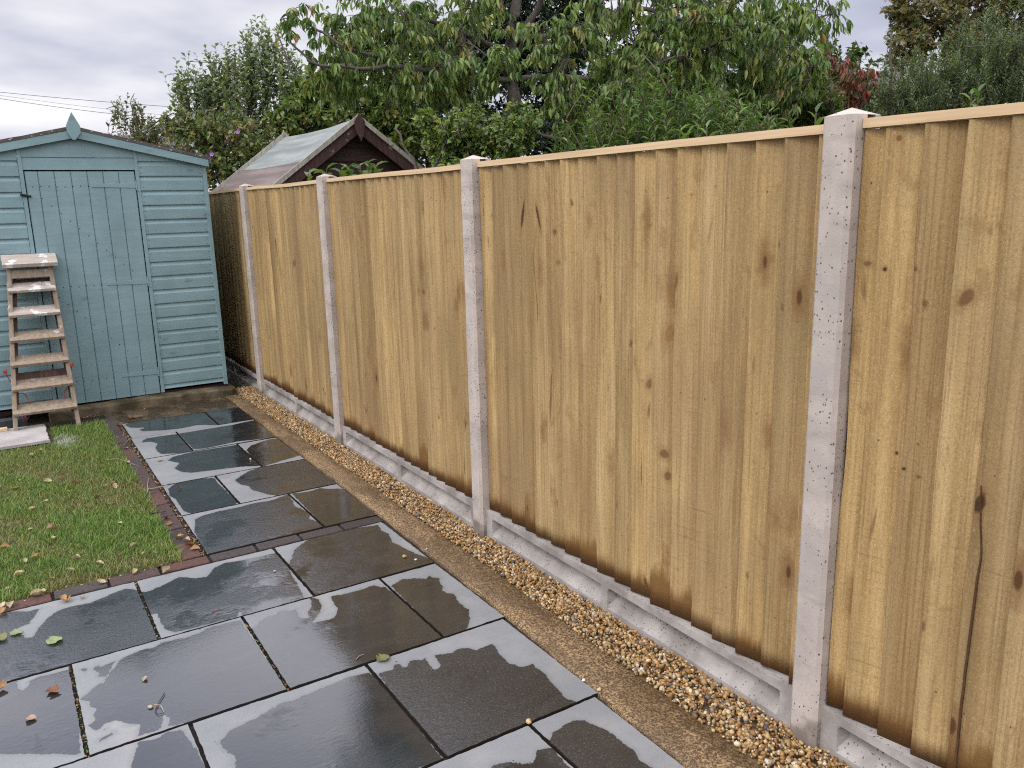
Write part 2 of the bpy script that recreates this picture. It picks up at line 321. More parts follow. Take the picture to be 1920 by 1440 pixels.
def slate():
    m, nt, b = mat('wet_slate'); oc = objc(nt)
    W = attr(nt, 'wet').outputs['Fac']; R = attr(nt, 'rnd').outputs['Fac']
    e1 = mth(nt, 'SUBTRACT', noise(nt, oc, 34, 4, .6), .5); e2 = mth(nt, 'SUBTRACT', noise(nt, oc, 160, 2, .6), .5)
    wv = mth(nt, 'ADD', W, mth(nt, 'ADD', mth(nt, 'MULTIPLY', e1, .022), mth(nt, 'MULTIPLY', e2, .008)))
    k = sstep(nt, wv, -.0008, .0022)
    # stray drops and holes
    dn = noise(nt, vmul(nt, oc, (1, 1, 1)), 55, 2, .5); drop = mth(nt, 'MULTIPLY', sstep(nt, dn, .735, .75), sstep(nt, wv, -.06, -.01))
    k = mth(nt, 'MAXIMUM', k, drop)
    big = noise(nt, oc, 2.6, 4, .55); fine = noise(nt, oc, 230, 3, .75); rif = noise(nt, vmul(nt, oc, (7, 16, 1)), 1., 5, .6, .5)
    dry = ramp(nt, mth(nt, 'ADD', mth(nt, 'MULTIPLY', big, .5), mth(nt, 'MULTIPLY', fine, .5)), [(.3, (.150, .157, .163)), (.7, (.272, .280, .286))])
    dry = mixc(nt, sstep(nt, noise(nt, oc, 5, 4), .50, .72, 0, .40), dry, (.31, .295, .27))
    wet = ramp(nt, mth(nt, 'ADD', mth(nt, 'MULTIPLY', big, .5), mth(nt, 'MULTIPLY', rif, .5)), [(.32, (.0105, .0115, .0125)), (.7, (.026, .028, .030))])
    wet = mixc(nt, sstep(nt, noise(nt, oc, 1.7, 3), .5, .75, 0, .4), wet, (.030, .029, .027))
    spk = mth(nt, 'MULTIPLY', sstep(nt, noise(nt, vmul(nt, oc, (1, 1.6, 1)), 120, 4, .75), .53, .68), sstep(nt, mth(nt, 'ADD', noise(nt, oc, 5.5, 3), mth(nt, 'MULTIPLY', R, .30)), .52, .78))
    wet = mixc(nt, mth(nt, 'MULTIPLY', spk, .65), wet, (.145, .145, .130))
    rl_ = noise(nt, vmul(nt, oc, (1, 2.2, 1)), 11, 6, .7, .8)
    dry = mixc(nt, sstep(nt, rl_, .48, .72, 0, .35), dry, (.155, .160, .165))
    wet = mixc(nt, sstep(nt, rl_, .50, .70, 0, .5), wet, (.040, .041, .039))
    dry = mixc(nt, sstep(nt, wv, -.020, -.001, 0, .30), dry, (.13, .135, .14))
    c = mixc(nt, k, dry, wet)
    pit = sstep(nt, voro(nt, oc, 60), .10, .05, 0, .8); pit = mth(nt, 'MULTIPLY', pit, sstep(nt, noise(nt, oc, 9), .5, .62))
    c = mixc(nt, pit, c, (.03, .028, .026))
    rust = mth(nt, 'MULTIPLY', sstep(nt, noise(nt, oc, 2.2, 3, .6), .60, .74, 0, .45), k)
    c = mixc(nt, mth(nt, 'MULTIPLY', rust, .6), c, (.060, .038, .022))
    c = mixc(nt, sstep(nt, R, -.2, -.6), c, (.018, .014, .011))
    lk(nt, c, b.inputs['Base Color'])
    ruf = sstep(nt, mth(nt, 'ADD', noise(nt, oc, 3.4, 4, .6), mth(nt, 'MULTIPLY', mth(nt, 'SUBTRACT', R, .5), .36)), .46, .62)
    rw = mth(nt, 'ADD', .085, mth(nt, 'MULTIPLY', ruf, .17))
    lk(nt, mth(nt, 'ADD', mth(nt, 'MULTIPLY', k, mth(nt, 'SUBTRACT', rw, .62)), .62), b.inputs['Roughness'])
    lk(nt, mth(nt, 'ADD', 1.45, mth(nt, 'MULTIPLY', k, .20)), b.inputs['IOR'])
    lk(nt, mth(nt, 'MULTIPLY', k, .30), b.inputs['Coat Weight']); b.inputs['Coat Roughness'].default_value = .09; b.inputs['Coat IOR'].default_value = 1.45
    hd = mth(nt, 'ADD', mth(nt, 'MULTIPLY', rif, .5), mth(nt, 'MULTIPLY', fine, .12))
    rip = noise(nt, vmul(nt, oc, (1, 2.0, 1)), 42, 4, .65)
    hwet = mth(nt, 'ADD', mth(nt, 'MULTIPLY', rip, mth(nt, 'ADD', .16, mth(nt, 'MULTIPLY', ruf, 1.5))), mth(nt, 'MULTIPLY', noise(nt, oc, 6, 2), .12))
    hh = nd(nt, 'ShaderNodeMix', {0: k, 2: hd, 3: hwet}).outputs[0]
    hh = mth(nt, 'SUBTRACT', hh, mth(nt, 'MULTIPLY', k, .1))
    bp = bump(nt, hh, .5, .003)
    lk(nt, bp, b.inputs['Normal']); lk(nt, bp, b.inputs['Coat Normal']); return m
def granular(name, c0, c1, c2, scale=135, wet=0.0):
    m, nt, b = mat(name); oc = objc(nt)
    n = noise(nt, oc, scale, 3, .7); bigr = noise(nt, vmul(nt, oc, (3, 1, 1)), 2.0, 4, .6); mid = noise(nt, oc, 22, 4, .6)
    c = ramp(nt, n, [(.40, c0), (.5, c1), (.60, c2)])
    wk = sstep(nt, mth(nt, 'ADD', bigr, mth(nt, 'MULTIPLY', mth(nt, 'SUBTRACT', mid, .5), .25)), .44, .56)
    c = mixc(nt, mth(nt, 'MULTIPLY', wk, .55+wet*.4), c, tuple(x*.42 for x in c1))
    gr = voro(nt, oc, 105); c = mixc(nt, sstep(nt, gr, .20, .10, 0, .75), c, (.47, .39, .28))
    lk(nt, c, b.inputs['Base Color']); lk(nt, mth(nt, 'ADD', .8, mth(nt, 'MULTIPLY', wk, -.35-.2*wet)), b.inputs['Roughness'])
    lk(nt, bump(nt, mth(nt, 'ADD', n, mth(nt, 'MULTIPLY', gr, -.5)), .8, .004), b.inputs['Normal']); return m
def plain(name, col, rough=.7, var=.25, scale=30, metal=0.0, bmp=.3):
    m, nt, b = mat(name); oc = objc(nt); n = noise(nt, oc, scale, 5, .62)
    c = ramp(nt, n, [(.3, tuple(x*(1-var) for x in col)), (.7, tuple(min(1, x*(1+var)) for x in col))])
    lk(nt, c, b.inputs['Base Color']); b.inputs['Roughness'].default_value = rough; b.inputs['Metallic'].default_value = metal
    b.inputs['Specular IOR Level'].default_value = .3
    lk(nt, bump(nt, n, bmp, .003), b.inputs['Normal']); return m
def attrmat(name, rough=.6, trans=0.0, spec=.35, bmp=0.0, var=.25, scale=60):
    m, nt, b = mat(name); A = attr(nt, 'col').outputs['Color']; oc = objc(nt)
    n = noise(nt, oc, scale, 3, .6)
    c = mixc(nt, 1.0, A, ramp(nt, n, [(.3, (1-var,)*3), (.7, (1+var,)*3)]), 'MULTIPLY')
    lk(nt, c, b.inputs['Base Color']); b.inputs['Roughness'].default_value = rough; b.inputs['Specular IOR Level'].default_value = spec
    if bmp: lk(nt, bump(nt, n, bmp, .003), b.inputs['Normal'])
    if trans:
        t = nd(nt, 'ShaderNodeBsdfTranslucent', {0: mixc(nt, 1.0, c, (1.25, 1.35, .7), 'MULTIPLY')})
        mx = nd(nt, 'ShaderNodeMixShader', {0: trans, 1: b.outputs[0], 2: t.outputs[0]})
        lk(nt, mx.outputs[0], nt.nodes['Material Output'].inputs[0])
    return m
def felt(name, base, spots):
    m, nt, b = mat(name); oc = objc(nt); n = noise(nt, oc, 260, 2, .7); st = noise(nt, vmul(nt, oc, (9, .8, 9)), 1., 4, .6)
    c = mixc(nt, sstep(nt, st, .35, .7), tuple(x*.72 for x in base), tuple(x*1.15 for x in base))
    c = mixc(nt, sstep(nt, n, .5, .75, 0, .3), c, tuple(x*1.6 for x in base))
    c = mixc(nt, sstep(nt, noise(nt, oc, 7, 4), .56, .7, 0, .5), c, spots)
    lk(nt, c, b.inputs['Base Color']); b.inputs['Roughness'].default_value = .9; b.inputs['Specular IOR Level'].default_value = .2
    lk(nt, bump(nt, n, .6, .003), b.inputs['Normal']); return m

M_FENCE = wood_fence()
M_CAP = wood_plain('new_pine_batten', (.52, .36, .20), (.66, .49, .31), (70, 2, 70))
M_POST = concrete('post_concrete', (.52, .452, .400), (.40, .348, .312), 1.0, .05, .02)
M_GBOARD = concrete('gravel_board_concrete', (.40, .370, .345), (.23, .207, .190), .9, .012, -.10)
M_PLINTH = concrete('mossy_concrete', (.17, .135, .085), (.05, .042, .022), .9)
M_PALE = concrete('pale_concrete', (.45, .42, .41), (.33, .30, .29), .3)
M_BLUE = paint('blue_green_paint', (.205, .312, .332))
M_SLATE = slate()
M_STRIP = granular('exposed_aggregate', (.055, .030, .012), (.170, .102, .043), (.370, .255, .135))
M_STRIPW = granular('wet_aggregate', (.030, .020, .010), (.070, .046, .022), (.120, .085, .042), 135, .6)
M_SANDY = plain('sandy_soil', (.15, .10, .05), .9, .5, 60)
M_SOIL = plain('joint_soil', (.026, .020, .015), .9, .5, 90)
M_GROUND = plain('garden_soil', (.050, .050, .025), .95, .5, 6)
M_LAWN = plain('lawn_soil', (.060, .055, .022), .95, .5, 40)
M_BRICK = attrmat('worn_brick', .75, 0, .25, .6, .35, 70)
M_PEB = attrmat('pebble', .55, 0, .4, .3, .18, 160)
M_GRASS = attrmat('grass_blade', .55, .25, .3, 0, .1)
M_LEAF = attrmat('leaf', .42, .34, .45, 0, .18, 40)
M_LITTER = attrmat('dead_leaf', .65, .12, .25, .3, .25, 90)
M_BARK = plain('bark', (.085, .072, .062), .9, .4, 45, 0, .8)
M_STEM = plain('green_stem', (.10, .085, .045), .8, .3, 45)
M_FELT = felt('grey_roof_felt', (.135, .118, .112), (.12, .12, .07))
M_FELTB = felt('brown_roof_felt', (.175, .138, .128), (.13, .105, .085))
M_FELTL = felt('pale_green_roof_felt', (.225, .245, .235), (.20, .22, .20))
M_BROWN = wood_plain('dark_brown_stain', (.030, .015, .014), (.058, .030, .028), (3, 3, 60), .65)
M_BROWNW = wood_plain('worn_brown_board', (.040, .020, .018), (.085, .048, .042), (50, 5, 5), .75, ((.24, .20, .175), .60))
M_GREYW = wood_plain('grey_weathered_batten', (.24, .225, .19), (.42, .39, .34), (50, 8, 8), .85, ((.12, .14, .07), .62))
M_LADW = wood_plain('old_ladder_wood', (.200, .152, .110), (.335, .268, .205), (40, 40, 4), .8, ((.50, .45, .41), .64))
M_LADP = wood_plain('paint_splashed_wood', (.33, .28, .235), (.47, .42, .375), (6, 40, 40), .8, ((.70, .68, .66), .54))
M_LADD = wood_plain('dark_ladder_wood', (.060, .040, .032), (.135, .085, .065), (40, 40, 4), .8)
M_DARK = plain('dark_metal', (.03, .03, .035), .5, .3, 60, .6)
M_RED = plain('red_cord', (.33, .045, .03), .7, .3, 90)
M_WIRE = plain('cable', (.10, .10, .12), .7, .1)
M_KERB = plain('dark_grey_kerb', (.045, .048, .055), .7, .3, 40)
M_HWALL = plain('stone_wall', (.22, .20, .18), .9, .4, 14)
M_HROOF = plain('pantile', (.105, .088, .080), .9, .3, 20)
M_GLASS = plain('window_glass', (.03, .035, .04), .08, .1)
M_WHITE = plain('white_frame', (.7, .7, .7), .5, .05)
# ------------------------------------------------------------------ ground
def sheet(name, x0, y0, x1, y1, z, m, n=1):
    xs = np.linspace(x0, x1, n+1); ys = np.linspace(y0, y1, n+1)
    V = [(x, y, z) for y in ys for x in xs]; F = [(j*(n+1)+i, j*(n+1)+i+1, (j+1)*(n+1)+i+1, (j+1)*(n+1)+i) for j in range(n) for i in range(n)]
    o = mesh_np(name, V, F, m); props(o, kind='structure'); return o
sheet('ground', -300, -300, 300, 300, -.060, M_GROUND)
sheet('soil_bed', -4.6, -2.6, .05, 5.9, -.016, M_SOIL)
sheet('lawn', -4.6, 2.44, -1.285, 5.66, -.004, M_LAWN)

# slabs: one grid per slab carrying the signed distance to the edge of its wet patch
WET = {'A1':[[(-1.484,2.204),(-1.508,2.231),(-1.544,2.282),(-1.607,2.260),(-1.690,2.221),(-1.746,2.232),(-1.796,2.229),(-1.830,2.207),(-1.864,2.159),(-1.893,2.085),(-1.910,2.032),(-1.934,2.048),(-1.950,2.092),(-1.989,2.127),(-1.964,2.143),(-1.920,2.164),(-1.892,2.232),(-1.877,2.286),(-1.922,2.289),(-2.015,2.355),(-2.202,2.440),(-2.179,1.716),(-2.024,1.731),(-1.803,1.722),(-1.486,1.705)]],
'A2':[[(-1.470,2.193),(-1.396,2.222),(-1.328,2.268),(-1.267,2.206),(-1.223,2.194),(-1.171,2.275),(-1.117,2.297),(-1.044,2.276),(-0.944,2.269),(-0.869,2.270),(-0.926,1.733),(-1.187,1.722),(-1.178,1.794),(-1.203,1.733),(-1.369,1.743),(-1.443,1.751),(-1.469,1.798),(-1.473,1.875),(-1.472,1.952),(-1.506,1.960),(-1.500,2.205)]],
'A3':[[(-0.885,2.095),(-0.852,2.154),(-0.806,2.250),(-0.719,2.325),(-0.612,2.356),(-0.486,2.339),(-0.348,2.303),(-0.364,2.226),(-0.352,2.157),(-0.379,2.059),(-0.357,1.930),(-0.333,1.827),(-0.307,1.766),(-0.274,1.722),(-0.308,1.690),(-0.902,1.696),(-0.902,1.826)]],
'B1':[[(-2.181,1.780),(-2.024,1.724),(-1.975,1.737),(-1.972,1.662),(-1.952,1.635),(-1.931,1.693),(-1.908,1.704),(-1.828,1.697),(-1.805,1.692),(-1.802,1.397),(-1.824,1.142),(-2.169,1.377)]],
'B2':[[(-1.652,1.653),(-1.607,1.673),(-1.568,1.684),(-1.530,1.673),(-1.495,1.695),(-1.410,1.683),(-1.364,1.684),(-1.339,1.707),(-1.291,1.708),(-1.204,1.698),(-1.193,1.052),(-1.577,1.130),(-1.560,1.168),(-1.573,1.200),(-1.597,1.127),(-1.664,1.130),(-1.650,1.174),(-1.651,1.197),(-1.673,1.212),(-1.711,1.261),(-1.742,1.265),(-1.755,1.241),(-1.766,1.237),(-1.789,1.281),(-1.764,1.302),(-1.769,1.334),(-1.755,1.365),(-1.771,1.394),(-1.773,1.425),(-1.797,1.460),(-1.782,1.474),(-1.730,1.528),(-1.720,1.515),(-1.704,1.557),(-1.730,1.581),(-1.720,1.595),(-1.741,1.643),(-1.721,1.665),(-1.709,1.642),(-1.663,1.657),(-1.703,1.569),(-1.698,1.559)],[(-1.750,1.237),(-1.735,1.238),(-1.744,1.222),(-1.753,1.226)],[(-1.761,1.186),(-1.724,1.203),(-1.722,1.191),(-1.768,1.167),(-1.772,1.173)],[(-1.776,1.661),(-1.764,1.667),(-1.755,1.646),(-1.767,1.637)]],
'B3':[[(-1.182,1.598),(-1.161,1.609),(-1.143,1.638),(-1.109,1.658),(-1.066,1.655),(-1.045,1.676),(-1.025,1.671),(-1.015,1.655),(-0.992,1.657),(-1.000,1.582),(-0.992,1.568),(-0.969,1.551),(-0.958,1.606),(-0.925,1.647),(-0.904,1.736),(-0.882,1.692),(-0.887,1.629),(-0.918,1.569),(-0.972,1.510),(-0.889,1.496),(-0.855,1.542),(-0.842,1.570),(-0.841,1.625),(-0.830,1.685),(-0.787,1.674),(-0.756,1.672),(-0.709,1.669),(-0.633,1.676),(-0.611,1.620),(-0.609,1.644),(-0.594,1.558),(-0.590,1.098),(-0.968,1.096),(-1.219,1.106),(-1.216,1.104)]],
'B4':[[(-0.579,1.628),(-0.545,1.646),(-0.508,1.662),(-0.486,1.646),(-0.463,1.640),(-0.423,1.606),(-0.388,1.631),(-0.394,1.602),(-0.372,1.576),(-0.387,1.544),(-0.391,1.506),(-0.415,1.461),(-0.408,1.427),(-0.386,1.411),(-0.409,1.331),(-0.406,1.246),(-0.446,1.169),(-0.482,1.119),(-0.599,1.096)]],
'C0':[[(-1.712,0.926),(-1.704,0.984),(-1.666,1.105),(-1.620,1.083),(-1.580,1.102),(-1.545,1.088),(-1.533,1.033),(-1.527,0.993),(-1.515,0.855),(-1.535,0.767)]],
'C1':[[(-1.454,0.959),(-1.413,1.000),(-1.331,1.016),(-1.239,1.051),(-1.196,1.044),(-1.111,1.055),(-1.050,1.061),(-0.996,1.074),(-0.916,1.056),(-0.908,0.988),(-0.916,0.481),(-1.002,0.505),(-1.496,0.607),(-1.433,0.860),(-1.453,0.920)]],
'C2':[[(-0.900,1.032),(-0.851,1.022),(-0.826,1.046),(-0.810,1.043),(-0.807,1.012),(-0.794,1.010),(-0.766,1.040),(-0.726,1.020),(-0.713,1.025),(-0.721,0.967),(-0.721,0.932),(-0.689,0.945),(-0.686,0.978),(-0.681,1.024),(-0.613,0.999),(-0.585,1.017),(-0.547,0.991),(-0.536,0.964),(-0.466,0.972),(-0.465,0.941),(-0.480,0.892),(-0.480,0.814),(-0.455,0.776),(-0.414,0.769),(-0.419,0.744),(-0.415,0.701),(-0.424,0.642),(-0.436,0.567),(-0.443,0.538),(-0.420,0.500),(-0.612,0.493),(-0.926,0.462)]],
'D2':[[(-0.861,0.333),(-0.815,0.391),(-0.761,0.376),(-0.710,0.328),(-0.667,0.375),(-0.621,0.362),(-0.639,0.182)]],
'D3':[[(-0.624,0.384),(-0.575,0.418),(-0.489,0.430),(-0.463,0.412),(-0.434,0.331),(-0.432,0.262),(-0.428,0.212),(-0.442,0.167),(-0.433,0.120),(-0.498,0.007),(-0.648,0.109)]],
'F1L':[[(-1.130,2.904),(-1.116,2.958),(-1.073,2.983),(-0.979,3.002),(-0.892,2.997),(-0.781,3.008),(-0.694,2.996),(-0.582,3.043),(-0.590,3.005),(-0.600,2.907),(-0.618,2.835),(-0.599,2.755),(-0.589,2.699),(-0.594,2.640),(-0.615,2.593),(-0.585,2.526),(-0.580,2.433),(-1.151,2.390),(-1.175,2.505),(-1.158,2.783)]],
'F1R':[[(-0.567,3.043),(-0.512,3.021),(-0.459,3.019),(-0.401,3.033),(-0.368,2.990),(-0.318,2.963),(-0.267,2.897),(-0.260,2.453),(-0.587,2.425)]],
'F2L':[[(-1.147,3.560),(-1.113,3.612),(-1.052,3.667),(-0.986,3.659),(-0.872,3.606),(-0.875,3.477),(-0.860,3.079),(-0.900,3.040),(-1.109,3.028),(-1.143,3.117),(-1.144,3.234),(-1.145,3.356),(-1.162,3.422)]],
'F2R':[[(-0.778,3.486),(-0.711,3.560),(-0.660,3.608),(-0.570,3.651),(-0.272,3.637),(-0.264,3.048),(-0.572,3.010),(-0.648,3.048),(-0.690,3.114),(-0.742,3.244),(-0.738,3.318),(-0.773,3.382)]],
'F3L':[[(-1.041,4.162),(-1.001,4.228),(-0.857,4.270),(-0.593,4.254),(-0.546,4.246),(-0.560,3.666),(-0.674,3.727),(-0.883,3.772),(-0.970,3.793),(-1.017,3.850),(-1.040,3.955),(-0.989,4.053),(-1.030,4.130)]],
'F3R':[[(-0.550,4.091),(-0.496,4.181),(-0.348,4.262),(-0.251,4.245),(-0.285,3.742),(-0.585,3.639)]],
'F4L':[[(-1.107,4.778),(-1.063,4.831),(-0.979,4.825),(-0.852,4.816),(-0.855,4.702),(-0.857,4.270),(-0.946,4.286),(-1.050,4.339),(-1.064,4.425),(-1.059,4.525),(-1.029,4.636),(-1.058,4.713),(-1.114,4.728)]],
'F4R':[[(-0.852,4.816),(-0.457,4.825),(-0.256,4.869),(-0.283,4.628),(-0.254,4.276),(-0.342,4.285),(-0.554,4.334),(-0.757,4.298),(-0.825,4.310),(-0.848,4.340)]],
'F5L':[[(-1.149,5.354),(-1.102,5.417),(-0.996,5.437),(-0.542,5.406),(-0.548,4.862),(-0.553,4.898),(-0.682,4.997),(-0.816,4.972),(-0.937,5.003),(-1.064,5.068),(-1.072,5.136),(-1.030,5.167),(-1.121,5.236)]],
'F5R':[[(-0.542,5.406),(-0.230,5.390),(-0.247,4.828),(-0.554,4.835)]],
}
def sdist(P, polys):
    best = np.full(len(P), -9.0)
    for poly in polys:
        q = np.array(poly); d2 = np.full(len(P), 9.0); ins = np.zeros(len(P), bool)
        for a_, b_ in zip(q, np.roll(q, -1, 0)):
            e = b_-a_; wv = P-a_; t = np.clip((wv@e)/(e@e+1e-12), 0, 1); dd = wv-t[:, None]*e
            d2 = np.minimum(d2, (dd**2).sum(1))
            c = ((a_[1] > P[:, 1]) != (b_[1] > P[:, 1])) & (P[:, 0] < (b_[0]-a_[0])*(P[:, 1]-a_[1])/(b_[1]-a_[1]+1e-12)+a_[0])
            ins ^= c
        d = np.sqrt(d2); best = np.maximum(best, np.where(ins, d, -d))
    return best
SLABS = []
G = .0065
def slab(x0, x1, y0, y1, key=None): SLABS.append((x0+G, x1-G, y0+G, y1-G, key))
for x0, x1, k in ((-.885, -.312, 'A3'), (-1.500, -.885, 'A2'), (-2.105, -1.500, 'A1'), (-2.71, -2.105, None), (-3.32, -2.71, None)): slab(x0, x1, 1.727, 2.335, k)
for x0, x1, k in ((-.592, -.312, 'B4'), (-1.190, -.592, 'B3'), (-1.806, -1.190, 'B2'), (-2.415, -1.806, 'B1'), (-3.02, -2.415, None), (-3.63, -3.02, None)): slab(x0, x1, 1.112, 1.727, k)
for x0, x1, k in ((-.910, -.328, 'C2'), (-1.512, -.910, 'C1'), (-2.12, -1.512, 'C0'), (-2.73, -2.12, None), (-3.34, -2.73, None)): slab(x0, x1, .495, 1.112, k)
for x0, x1, k in ((-.617, -.350, 'D3'), (-1.225, -.617, 'D2'), (-1.83, -1.225, None), (-2.44, -1.83, None), (-3.05, -2.44, None)): slab(x0, x1, -.118, .495, k)
for x0, x1 in ((-.93, -.375), (-1.54, -.93), (-2.15, -1.54), (-2.76, -2.15)): slab(x0, x1, -.73, -.118)
for x0, x1 in ((-.63, -.38), (-1.24, -.63), (-1.85, -1.24), (-2.46, -1.85), (-3.07, -2.46)): slab(x0, x1, -1.34, -.73)
for x0, x1 in ((-.93, -.38), (-1.54, -.93), (-2.15, -1.54), (-2.76, -2.15)): slab(x0, x1, -1.95, -1.34)
NPATIO = len(SLABS)
for (x0, xm, x1, y0, y1, k) in ((-1.172, -.586, -.290, 2.440, 3.048, 'F1'), (-1.172, -.860, -.288, 3.048, 3.640, 'F2'), (-1.172, -.566, -.285, 3.640, 4.283, 'F3'), (-1.172, -.858, -.280, 4.283, 4.890, 'F4'), (-1.165, -.545, -.270, 4.890, 5.405, 'F5')):
    slab(x0, xm, y0, y1, k+'L'); slab(xm, x1, y0, y1, k+'R')
def build_slabs(name, lst, step):
    V = []; F = []; Wt = []; Rn = []; o = 0
    for i, (x0, x1, y0, y1, key) in enumerate(lst):
        nx = max(2, int((x1-x0)/step)); ny = max(2, int((y1-y0)/step))
        xs = np.linspace(x0, x1, nx); ys = np.linspace(y0, y1, ny); X, Y = np.meshgrid(xs, ys); P = np.stack([X.ravel(), Y.ravel()], 1)
        # chipped edges
        ex = (X == x0)*1.-(X == x1)*1.; ey = (Y == y0)*1.-(Y == y1)*1.
        Xc = X+ex*.0016*(vnoise(Y*40+i*7, 3)+vnoise(Y*150+i*3, 4)*.5); Yc = Y+ey*.0016*(vnoise(X*40+i*5, 5)+vnoise(X*150+i, 6)*.5)
        r_ = np.random.default_rng(i+50); tl = r_.normal(size=3)*np.array([.0007, .0007, .0006])
        Z = tl[0]*(X-x0)/.6+tl[1]*(Y-y0)/.6+tl[2]
        top = np.stack([Xc.ravel(), Yc.ravel(), Z.ravel()], 1)
        sd = sdist(P, WET[key]) if key in WET else .03+.09*vnoise(P[:, 0]*3+i, 9)+.09*vnoise(P[:, 1]*3+i*2, 10)
        idx = np.arange(nx*ny).reshape(ny, nx)
        f = np.stack([idx[:-1, :-1], idx[:-1, 1:], idx[1:, 1:], idx[1:, :-1]], -1).reshape(-1, 4)
        ring = np.concatenate([idx[0, :], idx[1:, -1], idx[-1, -2::-1], idx[-2:0:-1, 0]])
        hi = top[ring].copy(); hi[:, 2] -= .0006; low = hi.copy(); low[:, 2] = -.028
        n0 = nx*ny; m_ = len(ring); j = np.arange(m_); jn = (j+1) % m_
        f2 = np.stack([n0+jn, n0+j, n0+m_+j, n0+m_+jn], -1)
        V.append(top); V.append(hi); V.append(low); F.append(np.concatenate([f, f2])+o); o += n0+2*m_
        Wt.append(sd); Wt.append(np.full(2*m_, -1.)); Rn.append(np.full(n0, {'C2': 1.0, 'D3': .95, 'D2': .8, 'A1': .75, 'A2': .55, 'A3': .55, 'B1': .1, 'B2': .12, 'C0': .1, 'C1': .12, 'B3': .3}.get(key, r_.uniform(.2, .8)))); Rn.append(np.full(2*m_, -1.))
    ob = mesh_np(name, np.concatenate(V), np.concatenate(F), M_SLATE, attrs={'wet': np.concatenate(Wt), 'rnd': np.concatenate(Rn)})
    props(ob, kind='structure'); return ob
build_slabs('patio', SLABS[:NPATIO], .010)
build_slabs('path', SLABS[NPATIO:], .010)

# concrete strips
def strip(name, xa, xb, y0, y1, z, m, seed, n=160):
    ys = np.linspace(y0, y1, n); V = []; F = []
    for i, y in enumerate(ys):
        l = xa(y)+.003*vnoise(y*9, seed)+.0015*vnoise(y*40, seed+1); r_ = xb(y)+.006*vnoise(y*5+3, seed+2)+.003*vnoise(y*31, seed+3)
        zt = z+.002*vnoise(y*2, seed+4)
        V += [(l, y, -.05), (l, y, zt-.003), (l+.004, y, zt), ((l+r_)/2, y, zt+.001), (r_-.006, y, zt), (r_, y, zt-.006), (r_, y, -.05)]
    for i in range(n-1):
        for k in range(6): F.append((i*7+k, i*7+k+1, (i+1)*7+k+1, (i+1)*7+k))
    o = mesh_np(name, V, F, m, smooth=False); props(o, kind='structure')
lin = lambda pts: (lambda y: float(np.interp(y, [p_[0] for p_ in pts], [p_[1] for p_ in pts])))
strip('concrete_edging', lin([(-2.6, -.375), (.09, -.350), (.49, -.336), (1.11, -.305), (2.4, -.281), (5.5, -.262), (5.86, -.262)]), lin([(-2.6, -.18), (-.06, -.172), (.5, -.160), (1.6, -.135), (2.4, -.138), (5.86, -.150)]), -2.6, 5.86, .004, M_STRIP, 21, 300)
sb = MB(); sb.box(-1.24, 5.412, -.05, -.268, 5.868, -.002); o = sb.build('concrete_apron', M_STRIPW); props(o, kind='structure')
sheet('gravel_subsoil', -.20, -2.6, .05, 6.2, -.012, M_SANDY)

# bricks laid flat along the lawn
rb = np.random.default_rng(5); bv = MB()
def brick(x0, y0, x1, y1):
    c = rb.choice(4, p=[.34, .14, .32, .20]); col = [(.066, .044, .040), (.092, .048, .040), (.058, .048, .046), (.048, .037, .035)][c]
    z = rb.normal()*.0012+.001; q = lambda: rb.normal()*.0012
    bv.hexa([(x0, y0, -.04), (x1, y0, -.04), (x1, y1, -.04), (x0, y1, -.04)], [(x0+.002+q(), y0+.002, z+q()), (x1-.002+q(), y0+.002, z+q()), (x1-.002, y1-.002+q(), z+q()), (x0+.002, y1-.002+q(), z+q())], (*col, 1))
x = -.296
while x > -4.4: brick(x-.212, 2.345, x-.004, 2.432); x -= .218
y = 2.442
while y < 5.6: brick(-1.278, y, -1.190, y+.210); y += .216
o = bv.build('brick_edging', M_BRICK, attrname='col', bevel=.003); props(o, kind='structure')

# pebbles
def rock(seed, sub=1):
    bm = bmesh.new(); bmesh.ops.create_icosphere(bm, subdivisions=sub, radius=1); r_ = np.random.default_rng(seed)
    V = np.array([v_.co[:] for v_ in bm.verts]); F = np.array([[v_.index for v_ in f.verts] for f in bm.faces]); bm.free()
    for _ in range(5):
        n = unit(r_.normal(size=3)); d = V@n; lim = r_.uniform(.45, .8); V = V-np.outer(np.maximum(d-lim, 0)*.85, n)
    V *= 1+.10*r_.normal(size=(len(V), 1)); return V, F
PEBCOL = np.array([(.42, .245, .085), (.34, .170, .050), (.54, .38, .18), (.62, .49, .31), (.24, .12, .045), (.20, .165, .13), (.13, .11, .10), (.44, .30, .14), (.36, .19, .07), (.62, .55, .45)])
PV, PF = zip(*[rock(s_) for s_ in range(8)])
r_ = np.random.default_rng(11)
Vs = []; Fs = []; Cs = []; o_ = 0
NP = 21000
yy = r_.uniform(-1.0, 6.1, NP)
le = np.interp(yy, [-2.6, -.06, .5, 1.6, 2.4, 5.86], [-.18, -.172, -.160, -.135, -.138, -.150])+.004
u_ = r_.beta(1, 1, NP); xx = le+u_*(.052-le)
sz = np.clip(r_.lognormal(-.08, .30, NP), .45, 1.75)*.0070
zz_ = -.013+.007*r_.random(NP)*2+.016*np.sin(np.pi*np.clip(u_, 0, 1))**.6+.006*vnoise(yy*4, 33)
cc = PEBCOL[r_.choice(len(PEBCOL), NP, p=[.20, .14, .15, .11, .09, .06, .04, .12, .06, .03])]*r_.uniform(.50, 1.0, (NP, 1))
RR = randrot(NP, r_); SS = sz[:, None]*r_.uniform(.65, 1.3, (NP, 3))
